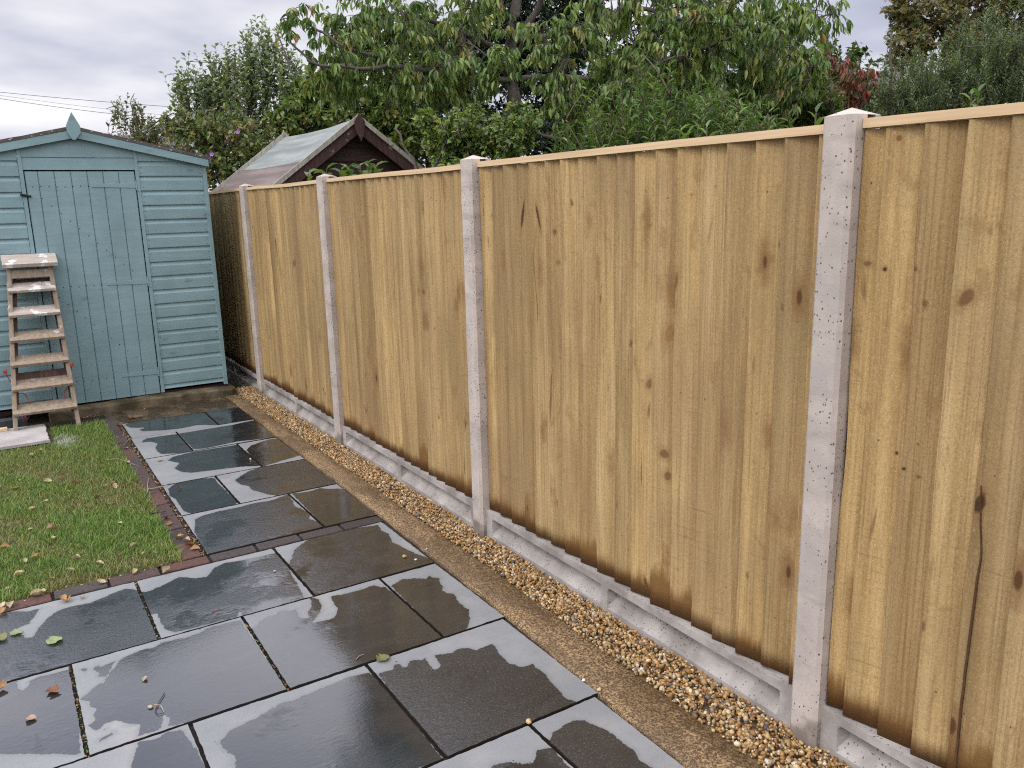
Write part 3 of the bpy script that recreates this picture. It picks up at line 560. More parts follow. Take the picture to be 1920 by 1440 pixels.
for k in range(8):
    s_ = np.arange(k, NP, 8)
    V = np.einsum('nij,nkj->nki', RR[s_], PV[k][None]*SS[s_][:, None])+np.stack([xx, yy, zz_], 1)[s_][:, None]
    n = len(PV[k]); Vs.append(V.reshape(-1, 3)); Fs.append((PF[k][None]+(np.arange(len(s_))*n)[:, None, None]).reshape(-1, 3)+o_); o_ += len(s_)*n
    Cs.append(np.repeat(np.concatenate([cc[s_], np.ones((len(s_), 1))], 1), n, 0))
o = mesh_np('gravel', np.concatenate(Vs), np.concatenate(Fs), M_PEB, attrs={'col': np.concatenate(Cs)})
props(o, 'golden brown pea gravel lying in a narrow strip along the fence foot', 'gravel', kind='stuff')

# grass blades
r_ = np.random.default_rng(3)
NB = 150000
gx = r_.uniform(-3.1, -1.262, NB); gy = r_.uniform(2.425, 5.60, NB)
edge = np.minimum(gy-2.425, -1.262-gx)
patch = vnoise(gx*3.1+gy*1.3, 71)*.5+vnoise(gy*2.7-gx*.9, 72)*.5+vnoise(gx*9+gy*7, 73)*.3+r_.normal(size=NB)*.14
under = (gx < -1.64) & (gy > 5.10)                               # under the pale slab
wig = .016*vnoise(gy*13, 74)+.010*vnoise(gx*15, 75)
keep = ~under & (edge > .004+wig) & (r_.random(NB) < np.where(patch < -.35, .50, 1.0)*np.where(gx < -2.45, .5, 1))
gx, gy, patch, edge = gx[keep], gy[keep], patch[keep], edge[keep]; NB = len(gx)
hgt = r_.gamma(5, .0035, NB)*(1+.35*np.clip(patch, -1, 1))*np.where(edge < .09, 1.25, 1.0); hgt = np.clip(hgt, .008, .07)
ang = r_.uniform(0, 2*pi, NB); lean = r_.uniform(.25, 1.25, NB)
dirx, diry = np.cos(ang)*lean, np.sin(ang)*lean
wd = r_.uniform(.0010, .0020, NB)
px_, py_ = -np.sin(ang), np.cos(ang)
B = np.stack([gx, gy, np.full(NB, -.005)], 1)
def seg(t, bend, ww): 
    c = B+np.stack([dirx*hgt*t*bend, diry*hgt*t*bend, hgt*t], 1); s = np.stack([px_*ww, py_*ww, 0*ww], 1); return c-s, c+s
a0, a1_ = seg(0, 0, wd); b0, b1_ = seg(.55, .55, wd*.8); t0, _ = seg(.95, 1.15, wd*0)
V = np.stack([a0, a1_, b0, b1_, t0], 1).reshape(-1, 3); ix = np.arange(NB)[:, None]*5
F = np.concatenate([ix+np.array([[0, 1, 3]]), ix+np.array([[0, 3, 2]]), ix+np.array([[2, 3, 4]])])
gA, gB, gC, gD = (np.array(c_) for c_ in ((.150, .245, .045), (.085, .155, .030), (.250, .225, .085), (.170, .120, .060)))
t = np.clip(.5+patch*1.15, 0, 1)[:, None]; col = gD*0+gC*(1-t)+gA*t
col = np.where((r_.random(NB) < .35)[:, None], gB, col); dead = r_.random(NB) < np.where(patch < -.1, .22, .06); col = np.where(dead[:, None], np.where((r_.random(NB) < .5)[:, None], gC*1.2, gD), col)
col = col*r_.uniform(.75, 1.3, (NB, 1))
pc = gp(122, 828)[:2]; dpow = np.exp(-(((gx-pc[0])/.085)**2+((gy-pc[1])/.20)**2)); pw = np.clip(dpow*1.1-r_.random(NB)*.55, 0, .8)     # white dust spilt on the grass
col = col*(1-pw[:, None])+np.array((.46, .50, .44))*pw[:, None]
o = mesh_np('grass', V, F, M_GRASS, attrs={'col': np.repeat(np.concatenate([col, np.ones((NB, 1))], 1), 5, 0)})
props(o, 'patchy green lawn grass with a whitish dusted spot', 'grass', kind='stuff')

# ------------------------------------------------------------------ fence
PIT = 1.93
FX = .060
FENCE = thing('fence', (.05, 2.9, 0), 'long run of new board fence panels between slotted concrete posts', 'fence')
def panel(k, label):
    y0, y1 = PIT*k+.001, PIT*(k+1)-.096
    t = FENCE
    r_ = np.random.default_rng(100+k); V = []; F = []; A = []; o = 0
    # board edges
    if k == -1: ed = [-.097, -.155, -.260, -.358, -.455, -.56, -.66, -.757, -.86]
    else: ed = [y1]
    while ed[-1] > y0+.03: ed.append(max(y0, ed[-1]-r_.uniform(.094, .113)))
    ed[-1] = y0
    nz = 26; zs0 = np.linspace(0, 1, nz)
    for j in range(len(ed)-1):
        yf, yn = ed[j], ed[j+1]-.012            # far thick edge, near thin edge tucked under the next board
        zb, zt = .146+r_.normal()*.0035, 1.7615
        zs = zb+zs0*(zt-zb); s_ = int(r_.integers(1e6)); wa = .0022 if r_.random() < (.75 if k != -1 else .3) else .0065
        ef = yf+wa*vnoise(zs*3.2+s_ % 50, s_)+.0012*vnoise(zs*17, s_+1)
        bow = (.0035 if k != -1 else .006)*vnoise(zs*1.1+s_ % 31, s_+2)
        if j == 0: ef = np.minimum(ef, y1)
        offx = r_.uniform(-.005, .003) if k != -1 else r_.uniform(-.010, .003)
        cols = []
        for fy, fx in ((0, -.0135), (.045, -.0185), (.35, -.0105), (.7, -.003), (1.0, .0060)):
            cols.append(np.stack([FX+fx+(bow+offx)*(1-fy)+.0008*vnoise(zs*5+fy*9, s_+5), ef+(yn-ef)*fy, zs], 1))
        back = np.stack([np.full(nz, FX+.006)+bow, ef, zs], 1)
        g = np.stack([back]+cols, 1); nc = g.shape[1]
        V.append(g.reshape(-1, 3)); ii = np.arange(nz*nc).reshape(nz, nc)
        F.append(np.stack([ii[:-1, :-1], ii[:-1, 1:], ii[1:, 1:], ii[1:, :-1]], -1).reshape(-1, 4)+o)
        # bottom and top ends
        bt = np.stack([np.array([FX+.006, q[1], q[2]]) for q in g[0]]); V.append(bt); b0 = nz*nc+np.arange(nc)
        F.append(np.stack([ii[0, 1:], ii[0, :-1], b0[:-1], b0[1:]], -1)+o)
        o += nz*nc+nc
        sh = float(np.clip(r_.gamma(4.0, .019 if k in (0, -1) else .014), .02, .17))*(1.2 if k == -1 else 1)
        A += [(r_.random(), r_.random(), sh, 1)]*(nz*nc+nc)
    for j in range(len(ed)-1):                  # nail heads
        yc = (ed[j]+ed[j+1])/2
        for z in (.345, .975, 1.63):
            yy_ = yc+r_.normal()*.012+.012; zz1 = z+r_.normal()*.012; fr_ = (ed[j]-yy_)/(ed[j]-ed[j+1]+.012); xx_ = FX-.0165+.0180*fr_-.0030
            if r_.random() < .8:
                V.append(np.array([(xx_, yy_+.0024*cos(a_), zz1+.0024*sin(a_)) for a_ in np.arange(6)*pi/3])); F.append(np.array([[0, 1, 2, 3], [0, 3, 4, 5]])+o); o += 6; A += [(0, 0, 0, 0)]*6
    t = mesh_np('fence_panel', np.concatenate(V), np.concatenate(F), M_FENCE, FENCE, attrs={'bd': np.array(A)}); t['label'] = label
    b = MB(); n = 14; yy = np.linspace(y0, y1, n)
    sag = .004*vnoise(yy*1.3+k*5, 61)
    for i in range(n-1):
        b.hexa([(.0345, yy[i], 1.7625+sag[i]), (.072, yy[i], 1.7625+sag[i]), (.072, yy[i+1], 1.7625+sag[i+1]), (.0345, yy[i+1], 1.7625+sag[i+1])],
               [(.036, yy[i], 1.786+sag[i]), (.072, yy[i], 1.788+sag[i]), (.072, yy[i+1], 1.788+sag[i+1]), (.036, yy[i+1], 1.786+sag[i+1])])
    b.build('capping_batten', M_CAP, t)
    rl = MB()
    for z in (.32, .95, 1.60): rl.box(FX+.006, y0+.002, z, FX+.040, y1-.002, z+.045)
    rl.build('rail', M_CAP, t)
    return t
PL = {-1: 'nearest board fence panel, cut off by the right edge, with a long dark split', 0: 'wide board fence panel between the two nearest concrete posts', 1: 'board fence panel between the second and third concrete posts', 2: 'narrow looking board fence panel between the third and fourth concrete posts', 3: 'shaded board fence panel beside the blue shed, beyond the farthest visible post'}
PTH = {}
for k in (-1, 0, 1, 2, 3): PTH[k] = panel(k, PL[k])
# long drying split in the nearest panel
sp = MB(); zz0 = np.linspace(.147, .93, 40); yc = np.interp(zz0, [.147, .36, .54, .65, .76, .83, .93], [-.4800, -.4775, -.480, -.482, -.487, -.478, -.470])
for i in range(39):
    w0, w1 = (.0021*min(1, (.93-z)/.3)+.0005 for z in (zz0[i], zz0[i+1]))
    x0 = FX-.0255; a_, b_ = yc[i]+.0012*vnoise(zz0[i]*20, 8), yc[i+1]+.0012*vnoise(zz0[i+1]*20, 8)
    sp.hexa([(x0+.008, a_-w0, zz0[i]), (x0+.008, a_+w0, zz0[i]), (x0+.0035, a_+w0, zz0[i]), (x0+.0035, a_-w0, zz0[i])], [(x0+.008, b_-w1, zz0[i+1]), (x0+.008, b_+w1, zz0[i+1]), (x0+.0035, b_+w1, zz0[i+1]), (x0+.0035, b_-w1, zz0[i+1])])
sp.build('split', plain('dark_split', (.075, .038, .018), .9, .3), PTH[-1])

def post(k, label):
    y1 = PIT*k; y0 = y1-.095
    b = MB(); ch = .011; xb = .108; r_ = np.random.default_rng(500+k); n = 30
    prof = [(ch, y0), (0, y0+ch), (0, y1-ch), (ch, y1), (.054, y1), (.054, y1-.024), (.088, y1-.024), (.088, y1), (xb, y1), (xb, y0), (.088, y0), (.088, y0+.024), (.054, y0+.024), (.054, y0)]
    zs = np.linspace(-.12, 1.800, n); V = []; F = []; m_ = len(prof)
    for i, z in enumerate(zs):
        for q, (x, y) in enumerate(prof):
            jt = .0011*r_.normal() if q in (0, 1, 2, 3) else 0
            V.append((x+jt, y+jt*.7, z))
    for i in range(n-1):
        for q in range(m_): F.append((i*m_+q, i*m_+(q+1) % m_, (i+1)*m_+(q+1) % m_, (i+1)*m_+q))
    # weathered cap: slopes up to a ridge
    o = len(V); yc = (y0+y1)/2; V += [(.042, yc-.010, 1.819), (.058, yc+.010, 1.819)]
    tp = [(n-1)*m_+q for q in range(m_)]
    outer = [0, 1, 2, 3, 8, 9]
    ring = [tp[q] for q in outer]
    for a_, b_ in zip(ring, ring[1:]+ring[:1]):
        F.append((a_, b_, o))
    b.add(V, F); o = b.build('post', M_POST, FENCE); o['label'] = label
for k, lab in ((-1, 'concrete fence post behind the viewer at the near end of the fence'), (0, 'nearest pitted concrete fence post, tallest in view'), (1, 'second nearest concrete fence post, at the middle of the fence'), (2, 'third nearest concrete fence post, with a dark wet foot'), (3, 'farthest visible concrete fence post, near the blue shed corner'), (4, 'concrete fence post hidden behind the blue shed')):
    if k not in (-1, 4): post(k, lab)
def gboard(k, label):
    y0, y1 = PIT*k+.0005, PIT*(k+1)-.0955
    b = MB(); X0 = .026
    prof = [(X0, .1435), (X0, .116), (X0+.012, .112), (X0+.044, .106), (X0+.047, .086), (X0+.040, .066), (X0+.012, .036), (X0, .027), (X0, -.12), (X0+.060, -.12), (X0+.060, .1435)]
    flat = [(X0, .1435), (X0, .116), (X0, .111), (X0, .103), (X0, .086), (X0, .068), (X0, .036), (X0, .027), (X0, -.12), (X0+.060, -.12), (X0+.060, .1435)]
    ym = (y0+y1)/2; st = []
    for (yy, pf) in ((y0, flat), (y0+.055, flat), (y0+.067, prof), (ym-.032, prof), (ym-.020, flat), (ym+.020, flat), (ym+.032, prof), (y1-.067, prof), (y1-.055, flat), (y1, flat)):
        st.append([(x, yy, z) for x, z in pf])
    fine = []
    for i in range(len(st)-1):
        nn = max(1, int((st[i+1][0][1]-st[i][0][1])/.03)); fine += [[tuple(np.array(p_)*(1-q/nn)+np.array(r2)*q/nn) for p_, r2 in zip(st[i], st[i+1])] for q in range(nn)]
    fine.append(st[-1]); m_ = len(prof); V = []
    r_ = np.random.default_rng(600+k)
    for row in fine:
        for q, p_ in enumerate(row): j = .0003*r_.normal() if 1 <= q <= 7 else (0.0008*r_.normal() if q == 0 else 0); V.append((p_[0]+j*.5, p_[1], p_[2]-abs(j)*.8))
    F = [(i*m_+q, i*m_+(q+1) % m_, (i+1)*m_+(q+1) % m_, (i+1)*m_+q) for i in range(len(fine)-1) for q in range(m_)]
    b.add(V, F); o = b.build('gravel_board', M_GBOARD, FENCE); o['label'] = label
for k, lab in ((-1, 'recessed concrete gravel board below the nearest cut off fence panel'), (0, 'recessed concrete gravel board between the two nearest posts, centre rib showing'), (1, 'recessed concrete gravel board between the second and third posts'), (2, 'recessed concrete gravel board between the third and fourth posts'), (3, 'dark recessed concrete gravel board beyond the farthest post beside the shed plinth')): gboard(k, lab)
# ------------------------------------------------------------------ plinth and blue shed
SY = 6.02
SH = thing('shed', (-1.17, SY, .08), 'blue green painted garden shed with a boarded door and overlapping cladding', 'shed')
pl = MB(); r_ = np.random.default_rng(4)
pr = []
for i, x in enumerate(np.linspace(-1.62, -.160, 40)):
    rd = .03*max(0, (x+.20)/.04)**2 if x > -.20 else 0
    pr.append((x, 5.872+.008*vnoise(x*7, 1)+rd, .070-.010*max(0, (x+.5)/.34)+.007*vnoise(x*9, 2)))
V = []; F = []
for x, y, z in pr: V += [(x, y-.006, -.06), (x, y, z-.014), (x, y+.012, z), (x, 6.2, z+.002), (x, 6.2, -.06)]
for i in range(39):
    for q in range(4): F.append((i*5+q, i*5+q+1, (i+1)*5+q+1, (i+1)*5+q))
F += [(4, 3, 2, 1, 0), tuple(39*5+q for q in range(5))]
pl.add(V, F).build('concrete_plinth', M_PLINTH); props(bpy.data.objects['concrete_plinth'], 'low mossy concrete plinth running under the front of the blue shed', 'plinth')
bs = MB(); bs.box(-2.14, SY+.03, .060, -.20, 7.9, .085); bs.build('floor_bearer', M_BROWN, SH)
AX, SL, AZ = -1.17, .222, 2.232                       # gable apex x, roof slope, apex z (under the felt)
XL, XR = -2.135, -.205
def gz(x): return AZ-SL*abs(x-AX)
prof = [(0.0, .004), (.012, .0165), (.05, .0175), (.70, .0175), (.80, .0115), (.90, .0055), (1.0, .004)]
def clad(mb, xa, xb, zlo, zhi, pitch=.1165, z0=.029, seed=0, flip=None):
    k = int((zlo-z0)/pitch)
    while z0+k*pitch < zhi:
        za = z0+k*pitch; rows = []
        r2 = np.random.default_rng(seed*100+k+7); dy = r2.normal()*.0008
        for fz, oy in prof:
            z = za+fz*pitch
            if z < zlo-1e-6 or z > zhi: continue
            hw = (AZ-.012-z)/SL; l, r = max(xa, AX-hw), min(xb, AX+hw)
            if r-l < .02: continue
            rows.append((l, r, SY-oy-dy, z))
        if len(rows) > 1:
            V = []; F = []
            for l, r, y, z in rows: V += [(l, y, z), (r, y, z)]
            n = len(rows); V += [(l, SY+.006, z) for l, r, y, z in rows for l in (l, r)]
            for i in range(n-1):
                F.append((2*i, 2*i+1, 2*i+3, 2*i+2)); F.append((2*i, 2*i+2, 2*n+2*i+2, 2*n+2*i)); F.append((2*i+1, 2*n+2*i+1, 2*n+2*i+3, 2*i+3))
            F.append((0, 2*n, 2*n+1, 1)); mb.add(V, F)
        k += 1
wl = MB(); clad(wl, XL+.02, -1.579, .085, 2.25, seed=1); clad(wl, -.733, XR-.029, .085, 2.25, seed=2)
# two wider boards over the door, the upper one cut to the gable
wl.hexa([(-1.549, SY-.016, 1.942), (-.761, SY-.016, 1.942), (-.761, SY+.004, 1.942), (-1.549, SY+.004, 1.942)], [(-1.549, SY-.011, 2.034), (-.761, SY-.011, 2.034), (-.761, SY+.004, 2.034), (-1.549, SY+.004, 2.034)])
wl.prism([(-1.549, SY-.016, 2.037), (-.761, SY-.016, 2.037), (-.761, SY-.016, gz(-.761)), (AX, SY-.016, gz(AX)), (-1.549, SY-.016, gz(-1.549))], (0, .02, 0))
wl.build('front_cladding', M_BLUE, SH)
for x in (XL+.01, XR-.01):
    sw = MB()
    sg = 1 if x > AX else -1
    for k in range(16):
        za = .085+k*.1165; zb = min(za+.1165, 1.965)
        sw.hexa([(x-.008*sg, SY+.03, za), (x+.010*sg, SY+.03, za), (x+.010*sg, 7.9, za), (x-.008*sg, 7.9, za)], [(x-.008*sg, SY+.03, zb), (x+.001*sg, SY+.03, zb), (x+.001*sg, 7.9, zb), (x-.008*sg, 7.9, zb)])
    sw.build('side_wall', M_BLUE, SH)
bw = MB(); bw.prism([(XL, 7.88, .085), (XR, 7.88, .085), (XR, 7.88, 1.98), (AX, 7.88, AZ), (XL, 7.88, 1.98)], (0, .02, 0)); bw.build('rear_wall', M_BLUE, SH)
for (x0, x1, zt) in ((XR-.030, XR+.003, gz(XR)-.01), (XL-.003, XL+.030, gz(XL)-.01)):
    tb = MB(); tb.box(x0, SY-.024, .082, x1, SY+.03, zt); tb.build('corner_trim', M_BLUE, SH, bevel=.002)
for (x0, x1, zt) in ((-1.577, -1.549, gz(-1.57)-.02), (-.761, -.733, gz(-.74)-.02)):
    tb = MB(); tb.box(x0, SY-.023, .082, x1, SY+.004, zt); tb.build('door_trim', M_BLUE, SH, bevel=.002)
# door: tongue and groove boards with a V joint
dx = np.array([-1.543, -1.455, -1.343, -1.228, -1.113, -1.000, -.886, -.767])
db = MB(); dz0, dz1 = .083, 1.930; ys = SY-.020
for a_, b_ in zip(dx[:-1], dx[1:]):
    p_ = [(a_, SY-.002), (a_+.0008, ys+.006), (a_+.006, ys), (b_-.006, ys), (b_-.0008, ys+.006), (b_, SY-.002)]
    db.prism([(x, y, dz0) for x, y in p_], (0, 0, dz1-dz0))
DOOR = db.build('door', M_BLUE, SH)
for z, x0 in ((1.820, -1.095), (1.040, -1.072), (.268, -1.053)):
    h = MB(); y = ys-.0045
    h.hexa([(x0, y, z-.011), (-.770, y, z-.021), (-.770, y+.0045, z-.021), (x0, y+.0045, z-.011)], [(x0+.008, y, z+.011), (-.770, y, z+.021), (-.770, y+.0045, z+.021), (x0+.008, y+.0045, z+.011)])
    h.box(-.757, SY-.0265, z-.050, -.737, SY-.0228, z+.050)
    h.tube([(-.7635, SY-.024, z-.04), (-.7635, SY-.024, z+.04)], .006, 8); h.build('hinge', M_BLUE, DOOR, bevel=.0008)
la = MB(); la.box(-1.572, SY-.030, 1.742, -1.556, SY-.0225, 1.762); la.tube([(-1.580, SY-.030, 1.755), (-1.520, SY-.030, 1.744)], .008, 8); la.tube([(-1.592, SY-.035, 1.757), (-1.572, SY-.035, 1.755)], .011, 8); la.build('latch', M_DARK, DOOR)
# nail heads of ledges and braces
nb = []
for x in np.arange(-1.50, -1.08, .055): nb += [(x, 1.815+.003*sin(x*90)), (x, 1.035+.004*sin(x*70)), (x, .262+.004*sin(x*80))]
for t in np.linspace(0.02, .98, 11): nb += [(-1.46+t*.60, 1.74-t*.62), (-1.44+t*.58, .97-t*.63)]
nm = MB()
for x, z in nb:
    nm.add([(x+.0042*cos(q), ys-.0012, z+.0042*sin(q)) for q in np.arange(8)*pi/4], [tuple(range(8))])
def join_into(o, mb, m):
    V = np.array(mb.v)-np.array(root_of(o).location); me = o.data; bm = bmesh.new(); bm.from_mesh(me); me.materials.append(m)
    vs_ = [bm.verts.new(q) for q in V]
    for f in mb.f:
        q = bm.faces.new([vs_[i] for i in f]); q.material_index = len(me.materials)-1
    bm.to_mesh(me); bm.free()
join_into(DOOR, nm, M_DARK)
nm = MB()
for k in range(1, 17):
    z = .029+k*.1165
    for x in (-.716, -.252):
        for dz in (.022, .068):
            if z+dz < gz(x)-.03:
                xx, zz1 = x+.004*sin(z*300+dz*90), z+dz+.004*cos(z*170)
                nm.add([(xx+.003*cos(q), SY-.0196, zz1+.003*sin(q)) for q in np.arange(6)*pi/3], [tuple(range(6))])
join_into(bpy.data.objects['front_cladding'], nm, M_DARK)
# roof: two felted slopes, barge boards, finial
RF = MB(); y0, y1 = SY-.060, 7.96
for sg in (-1, 1):
    xe = AX+sg*.992; ze = AZ+.012-SL*.992
    n = 14
    for i in range(n):
        a_, b_ = i/n, (i+1)/n
        wv = lambda t: .003*vnoise(t*11+sg, 15)
        P = lambda t, dz: (AX+sg*.992*t, AZ+.012-SL*.992*t+dz+wv(t))
        (xa, za), (xb, zb) = P(a_, .026), P(b_, .026)
        RF.hexa([(xa, y0, za-.026), (xb, y0, zb-.026), (xb, y1, zb-.026), (xa, y1, za-.026)], [(xa, y0-.004, za), (xb, y0-.004, zb), (xb, y1, zb), (xa, y1, za)])
    RF.box(min(xe, xe+.012*sg), y0-.003, ze-.030, max(xe, xe+.012*sg), y1, ze+.026)
ROOF = RF.build('roof', M_FELT, SH)
for sg in (-1, 1):
    bb = MB(); xa, xb = AX, AX+sg*.985
    za, zb = AZ+.010, AZ+.010-SL*.985
    bb.hexa([(xa, y0+.002, za-.060), (xb, y0+.002, zb-.056), (xb, y0+.022, zb-.056), (xa, y0+.022, za-.060)], [(xa, y0+.002, za), (xb, y0+.002, zb), (xb, y0+.022, zb), (xa, y0+.022, za)])
    bb.build('barge_board', M_BLUE, SH)
fi = MB(); yf = y0-.016
fi.prism([(AX-.002, yf, 2.372), (AX-.050, yf, 2.272), (AX-.048, yf, 2.222), (AX-.020, yf, 2.166), (AX+.004, yf, 2.164), (AX+.046, yf, 2.218), (AX+.046, yf, 2.272)], (0, .018, 0)); fi.build('finial', M_BLUE, SH, bevel=.0015)
# specks of lichen on the felt edge
sk = MB(); r_ = np.random.default_rng(12)
for i in range(34):
    t = r_.uniform(.05, 1); sg = r_.choice([-1, 1]); x = AX+sg*.98*t; z = AZ+.012-SL*abs(x-AX)+r_.uniform(.004, .022); s = r_.uniform(.002, .0055)
    sk.add([(x+s*1.6*cos(q), y0-.0062, z+s*sin(q)) for q in np.arange(6)*pi/3], [tuple(range(6))])
join_into(ROOF, sk, M_PALE)

# ------------------------------------------------------------------ brown shed beyond the fence
GY = 7.0; BX, BZ, BS = 1.59, 2.505, .735; HB = 1.02
S2 = thing('brown_shed', (BX, GY, 0), 'dark brown shed behind the fence with a steep roof of patched grey green felt', 'shed')
gw = MB(); nb_ = 17
for k in range(nb_):
    za, zb = .05+k*.145, .05+(k+1)*.145
    ha, hb = (min(.93, (BZ-.06-z)/BS) for z in (za, zb))
    if ha <= 0.02: continue
    hb = max(hb, .005)
    gw.hexa([(BX-ha, GY+.085, za), (BX+ha, GY+.085, za), (BX+ha, GY+.12, za), (BX-ha, GY+.12, za)], [(BX-hb, GY+.102, zb), (BX+hb, GY+.102, zb), (BX+hb, GY+.12, zb), (BX-hb, GY+.12, zb)])
gw.build('gable_wall', M_BROWN, S2)
zt_ = BZ-.06-BS*.93
for nm_, q in (('side_wall', (BX-.93, GY+.122, .05, BX-.91, 9.36, zt_)), ('side_wall', (BX+.91, GY+.122, .05, BX+.93, 9.36, zt_)), ('rear_wall', (BX-.93, 9.362, .05, BX+.93, 9.38, zt_))):
    sw = MB(); sw.box(*q); sw.build(nm_, M_BROWN, S2)
ya, yb = GY-.02, 9.46
for sg in (-1, 1):
    for nm_, t0, t1, m_, dz in (('lower_felt', .50, 1.0, M_FELTB, 0.0), ('ridge_felt', 0.0, .56, M_FELTL, .006)):
        rm = MB(); n = 8; ny = 12
        for i in range(n):
            for jj in range(ny):
                q = []
                for tt, yy in ((i, jj), (i+1, jj), (i+1, jj+1), (i, jj+1)):
                    t = t0+(t1-t0)*tt/n; y = ya+(yb-ya)*yy/ny; z = BZ-BS*HB*t+dz+.006*vnoise(y*2.3+t*5, 17)-.018*sin(pi*(y-ya)/(yb-ya))*(1-t*.5)
                    q.append((BX+sg*HB*t, y, z))
                rm.add(q+[(x, y, z-(.008 if dz else .014)) for x, y, z in q], [(0, 1, 2, 3), (7, 6, 5, 4), (0, 4, 5, 1), (1, 5, 6, 2), (2, 6, 7, 3), (3, 7, 4, 0)])
        rm.build(nm_, m_, S2)
    for nm_, oy, w0, w1, mm in (('verge_batten', -.048, .042, -.014, M_GREYW), ('barge_board', -.026, -.018, -.145, M_BROWNW)):
        bb = MB(); n = 10
        for i in range(n):
            ta, tb_ = i/n*1.03, (i+1)/n*1.03; xa, xb = BX+sg*HB*ta, BX+sg*HB*tb_; za, zb = BZ-BS*HB*ta, BZ-BS*HB*tb_
            j1, j2 = .003*vnoise(i*.9, 19+sg), .003*vnoise((i+1)*.9, 19+sg)
            bb.hexa([(xa, ya+oy, za+w1+j1), (xb, ya+oy, zb+w1+j2), (xb, ya+oy+.022, zb+w1+j2), (xa, ya+oy+.022, za+w1+j1)], [(xa, ya+oy, za+w0), (xb, ya+oy, zb+w0), (xb, ya+oy+.022, zb+w0), (xa, ya+oy+.022, za+w0)])
        bb.build(nm_, mm, S2)
    rb_ = MB(); rb_.beam((BX+sg*.02, yb+.01, BZ+.02), (BX+sg*HB, yb+.01, BZ-BS*HB+.02), (0, .012, 0), (0, 0, .035)); rb_.build('rear_batten', M_GREYW, S2)
fn = MB(); yf = ya-.070
fn.prism([(BX-.002, yf, BZ+.050), (BX-.058, yf, BZ-.030), (BX-.045, yf, BZ-.12), (BX+.006, yf, BZ-.23), (BX+.052, yf, BZ-.12), (BX+.058, yf, BZ-.030)], (0, .022, 0)); fn.build('finial', M_BROWNW, S2)
fn = MB(); fn.prism([(BX, yb+.02, BZ+.10), (BX-.05, yb+.02, BZ), (BX+.05, yb+.02, BZ)], (0, .02, 0)); fn.build('rear_finial', M_GREYW, S2)

# ------------------------------------------------------------------ stepladder against the shed
LD = thing('stepladder', (-1.66, 5.6, 0), 'old paint splashed wooden stepladder leaning folded against the blue shed door', 'ladder')
lp = lambda x, z: np.array((x, 5.55+.30*z, z))
LL = lambda z: -1.884+z*(.126/1.205); RR_ = lambda z: -1.430-z*(.020/1.205)
dv = unit(np.array((0, .30, 1.0))); nv = np.array((0, dv[2], -dv[1]))      # along and behind the rails
for fx, wv in ((LL, .0155), (RR_, -.0155)):
    b = MB(); b.beam(lp(fx(0)+wv, 0)+nv*.028, lp(fx(1.225)+wv, 1.225)+nv*.028, (.0155, 0, 0), nv*.028); b.build('stile', M_LADW, LD, bevel=.002)
tilt = radians(24); sdir = np.array((0, cos(tilt), sin(tilt)))             # steps slope down towards the viewer
sn = np.array((0, -sin(tilt), cos(tilt)))
for z in (.136, .312, .487, .666, .850, 1.030):
    b = MB(); c = lp(0, z); r2 = np.random.default_rng(int(z*1000)); j = r2.normal(size=2)*.004
    xa, xb = LL(z)+.004, RR_(z)-.004
    b.beam((xa, *(c+sdir*.052+sn*.012-np.array((0, .012, 0)))[1:]+j[0]*0), (xb, *(c+sdir*.052+sn*.012-np.array((0, .012, 0)))[1:]), sdir*.062, sn*.0115)
    b.build('step', M_LADP if z > .8 else M_LADW, LD, bevel=.003, seg=2)
b = MB(); c = lp(0, 1.222); b.beam((-1.783, *(c+sdir*.075+sn*.016-np.array((0, .03, 0)))[1:]), (-1.412, *(c+sdir*.075+sn*.016-np.array((0, .03, 0)))[1:]), sdir*.095, sn*.016); b.build('top_cap', M_LADP, LD, bevel=.004, seg=2)
b = MB(); b.beam(lp(LL(1.16)+.03, 1.165)+nv*.012, lp(RR_(1.16)-.03, 1.165)+nv*.012, nv*.011, dv*.032); b.build('front_rail', M_LADW, LD, bevel=.002)
for x0, x1 in ((-1.842, -1.712), (-1.458, -1.474)):
    b = MB(); b.beam(lp(x0, .14)+nv*.105, lp(x1, 1.16)+nv*.082, (.014, 0, 0), nv*.020); b.build('rear_stile', M_LADD, LD, bevel=.002)
for z, h in ((.41, .042), (1.10, .040)):
    b = MB(); b.beam(lp(LL(z)+.045, z)+nv*.085, lp(RR_(z)-.025, z)+nv*.085, nv*.010, dv*h); b.build('cross_rail', M_LADD, LD, bevel=.002)
def cord(cx, zt, zb, w, seed, sx):
    t = np.linspace(0, 1, 30); p_ = []
    for q in t:
        a_ = q*2*pi; z = (zt+zb)/2-(zt-zb)/2*cos(a_); x = cx+w*sin(a_)*(.6+.4*sin(a_/2))+.006*vnoise(q*6, seed)
        p_.append(lp(x, z)+nv*.050+np.array((0, .005*sin(a_*2), 0)))
    b = MB(); b.tube(p_, .0035, 6, cap=True); k0 = lp(sx, zt+.16)-np.array((0, .012, 0))
    b.tube([p_[-1], lp(sx+(cx-sx)*.4, zt+.07)+nv*.055, lp(sx, zt+.16)+nv*.035, k0], .0035, 6)
    for q in range(3): b.tube([k0+np.array((-.012, -.002, .009*(q-1))), k0+np.array((.012, -.004, .009*(q-1)+.004))], .0065, 6)
    b.build('cord', M_RED, LD, smooth=True)
cord(-1.795, .30, .10, .055, 41, -1.872); cord(-1.472, .30, .12, .036, 42, -1.428)

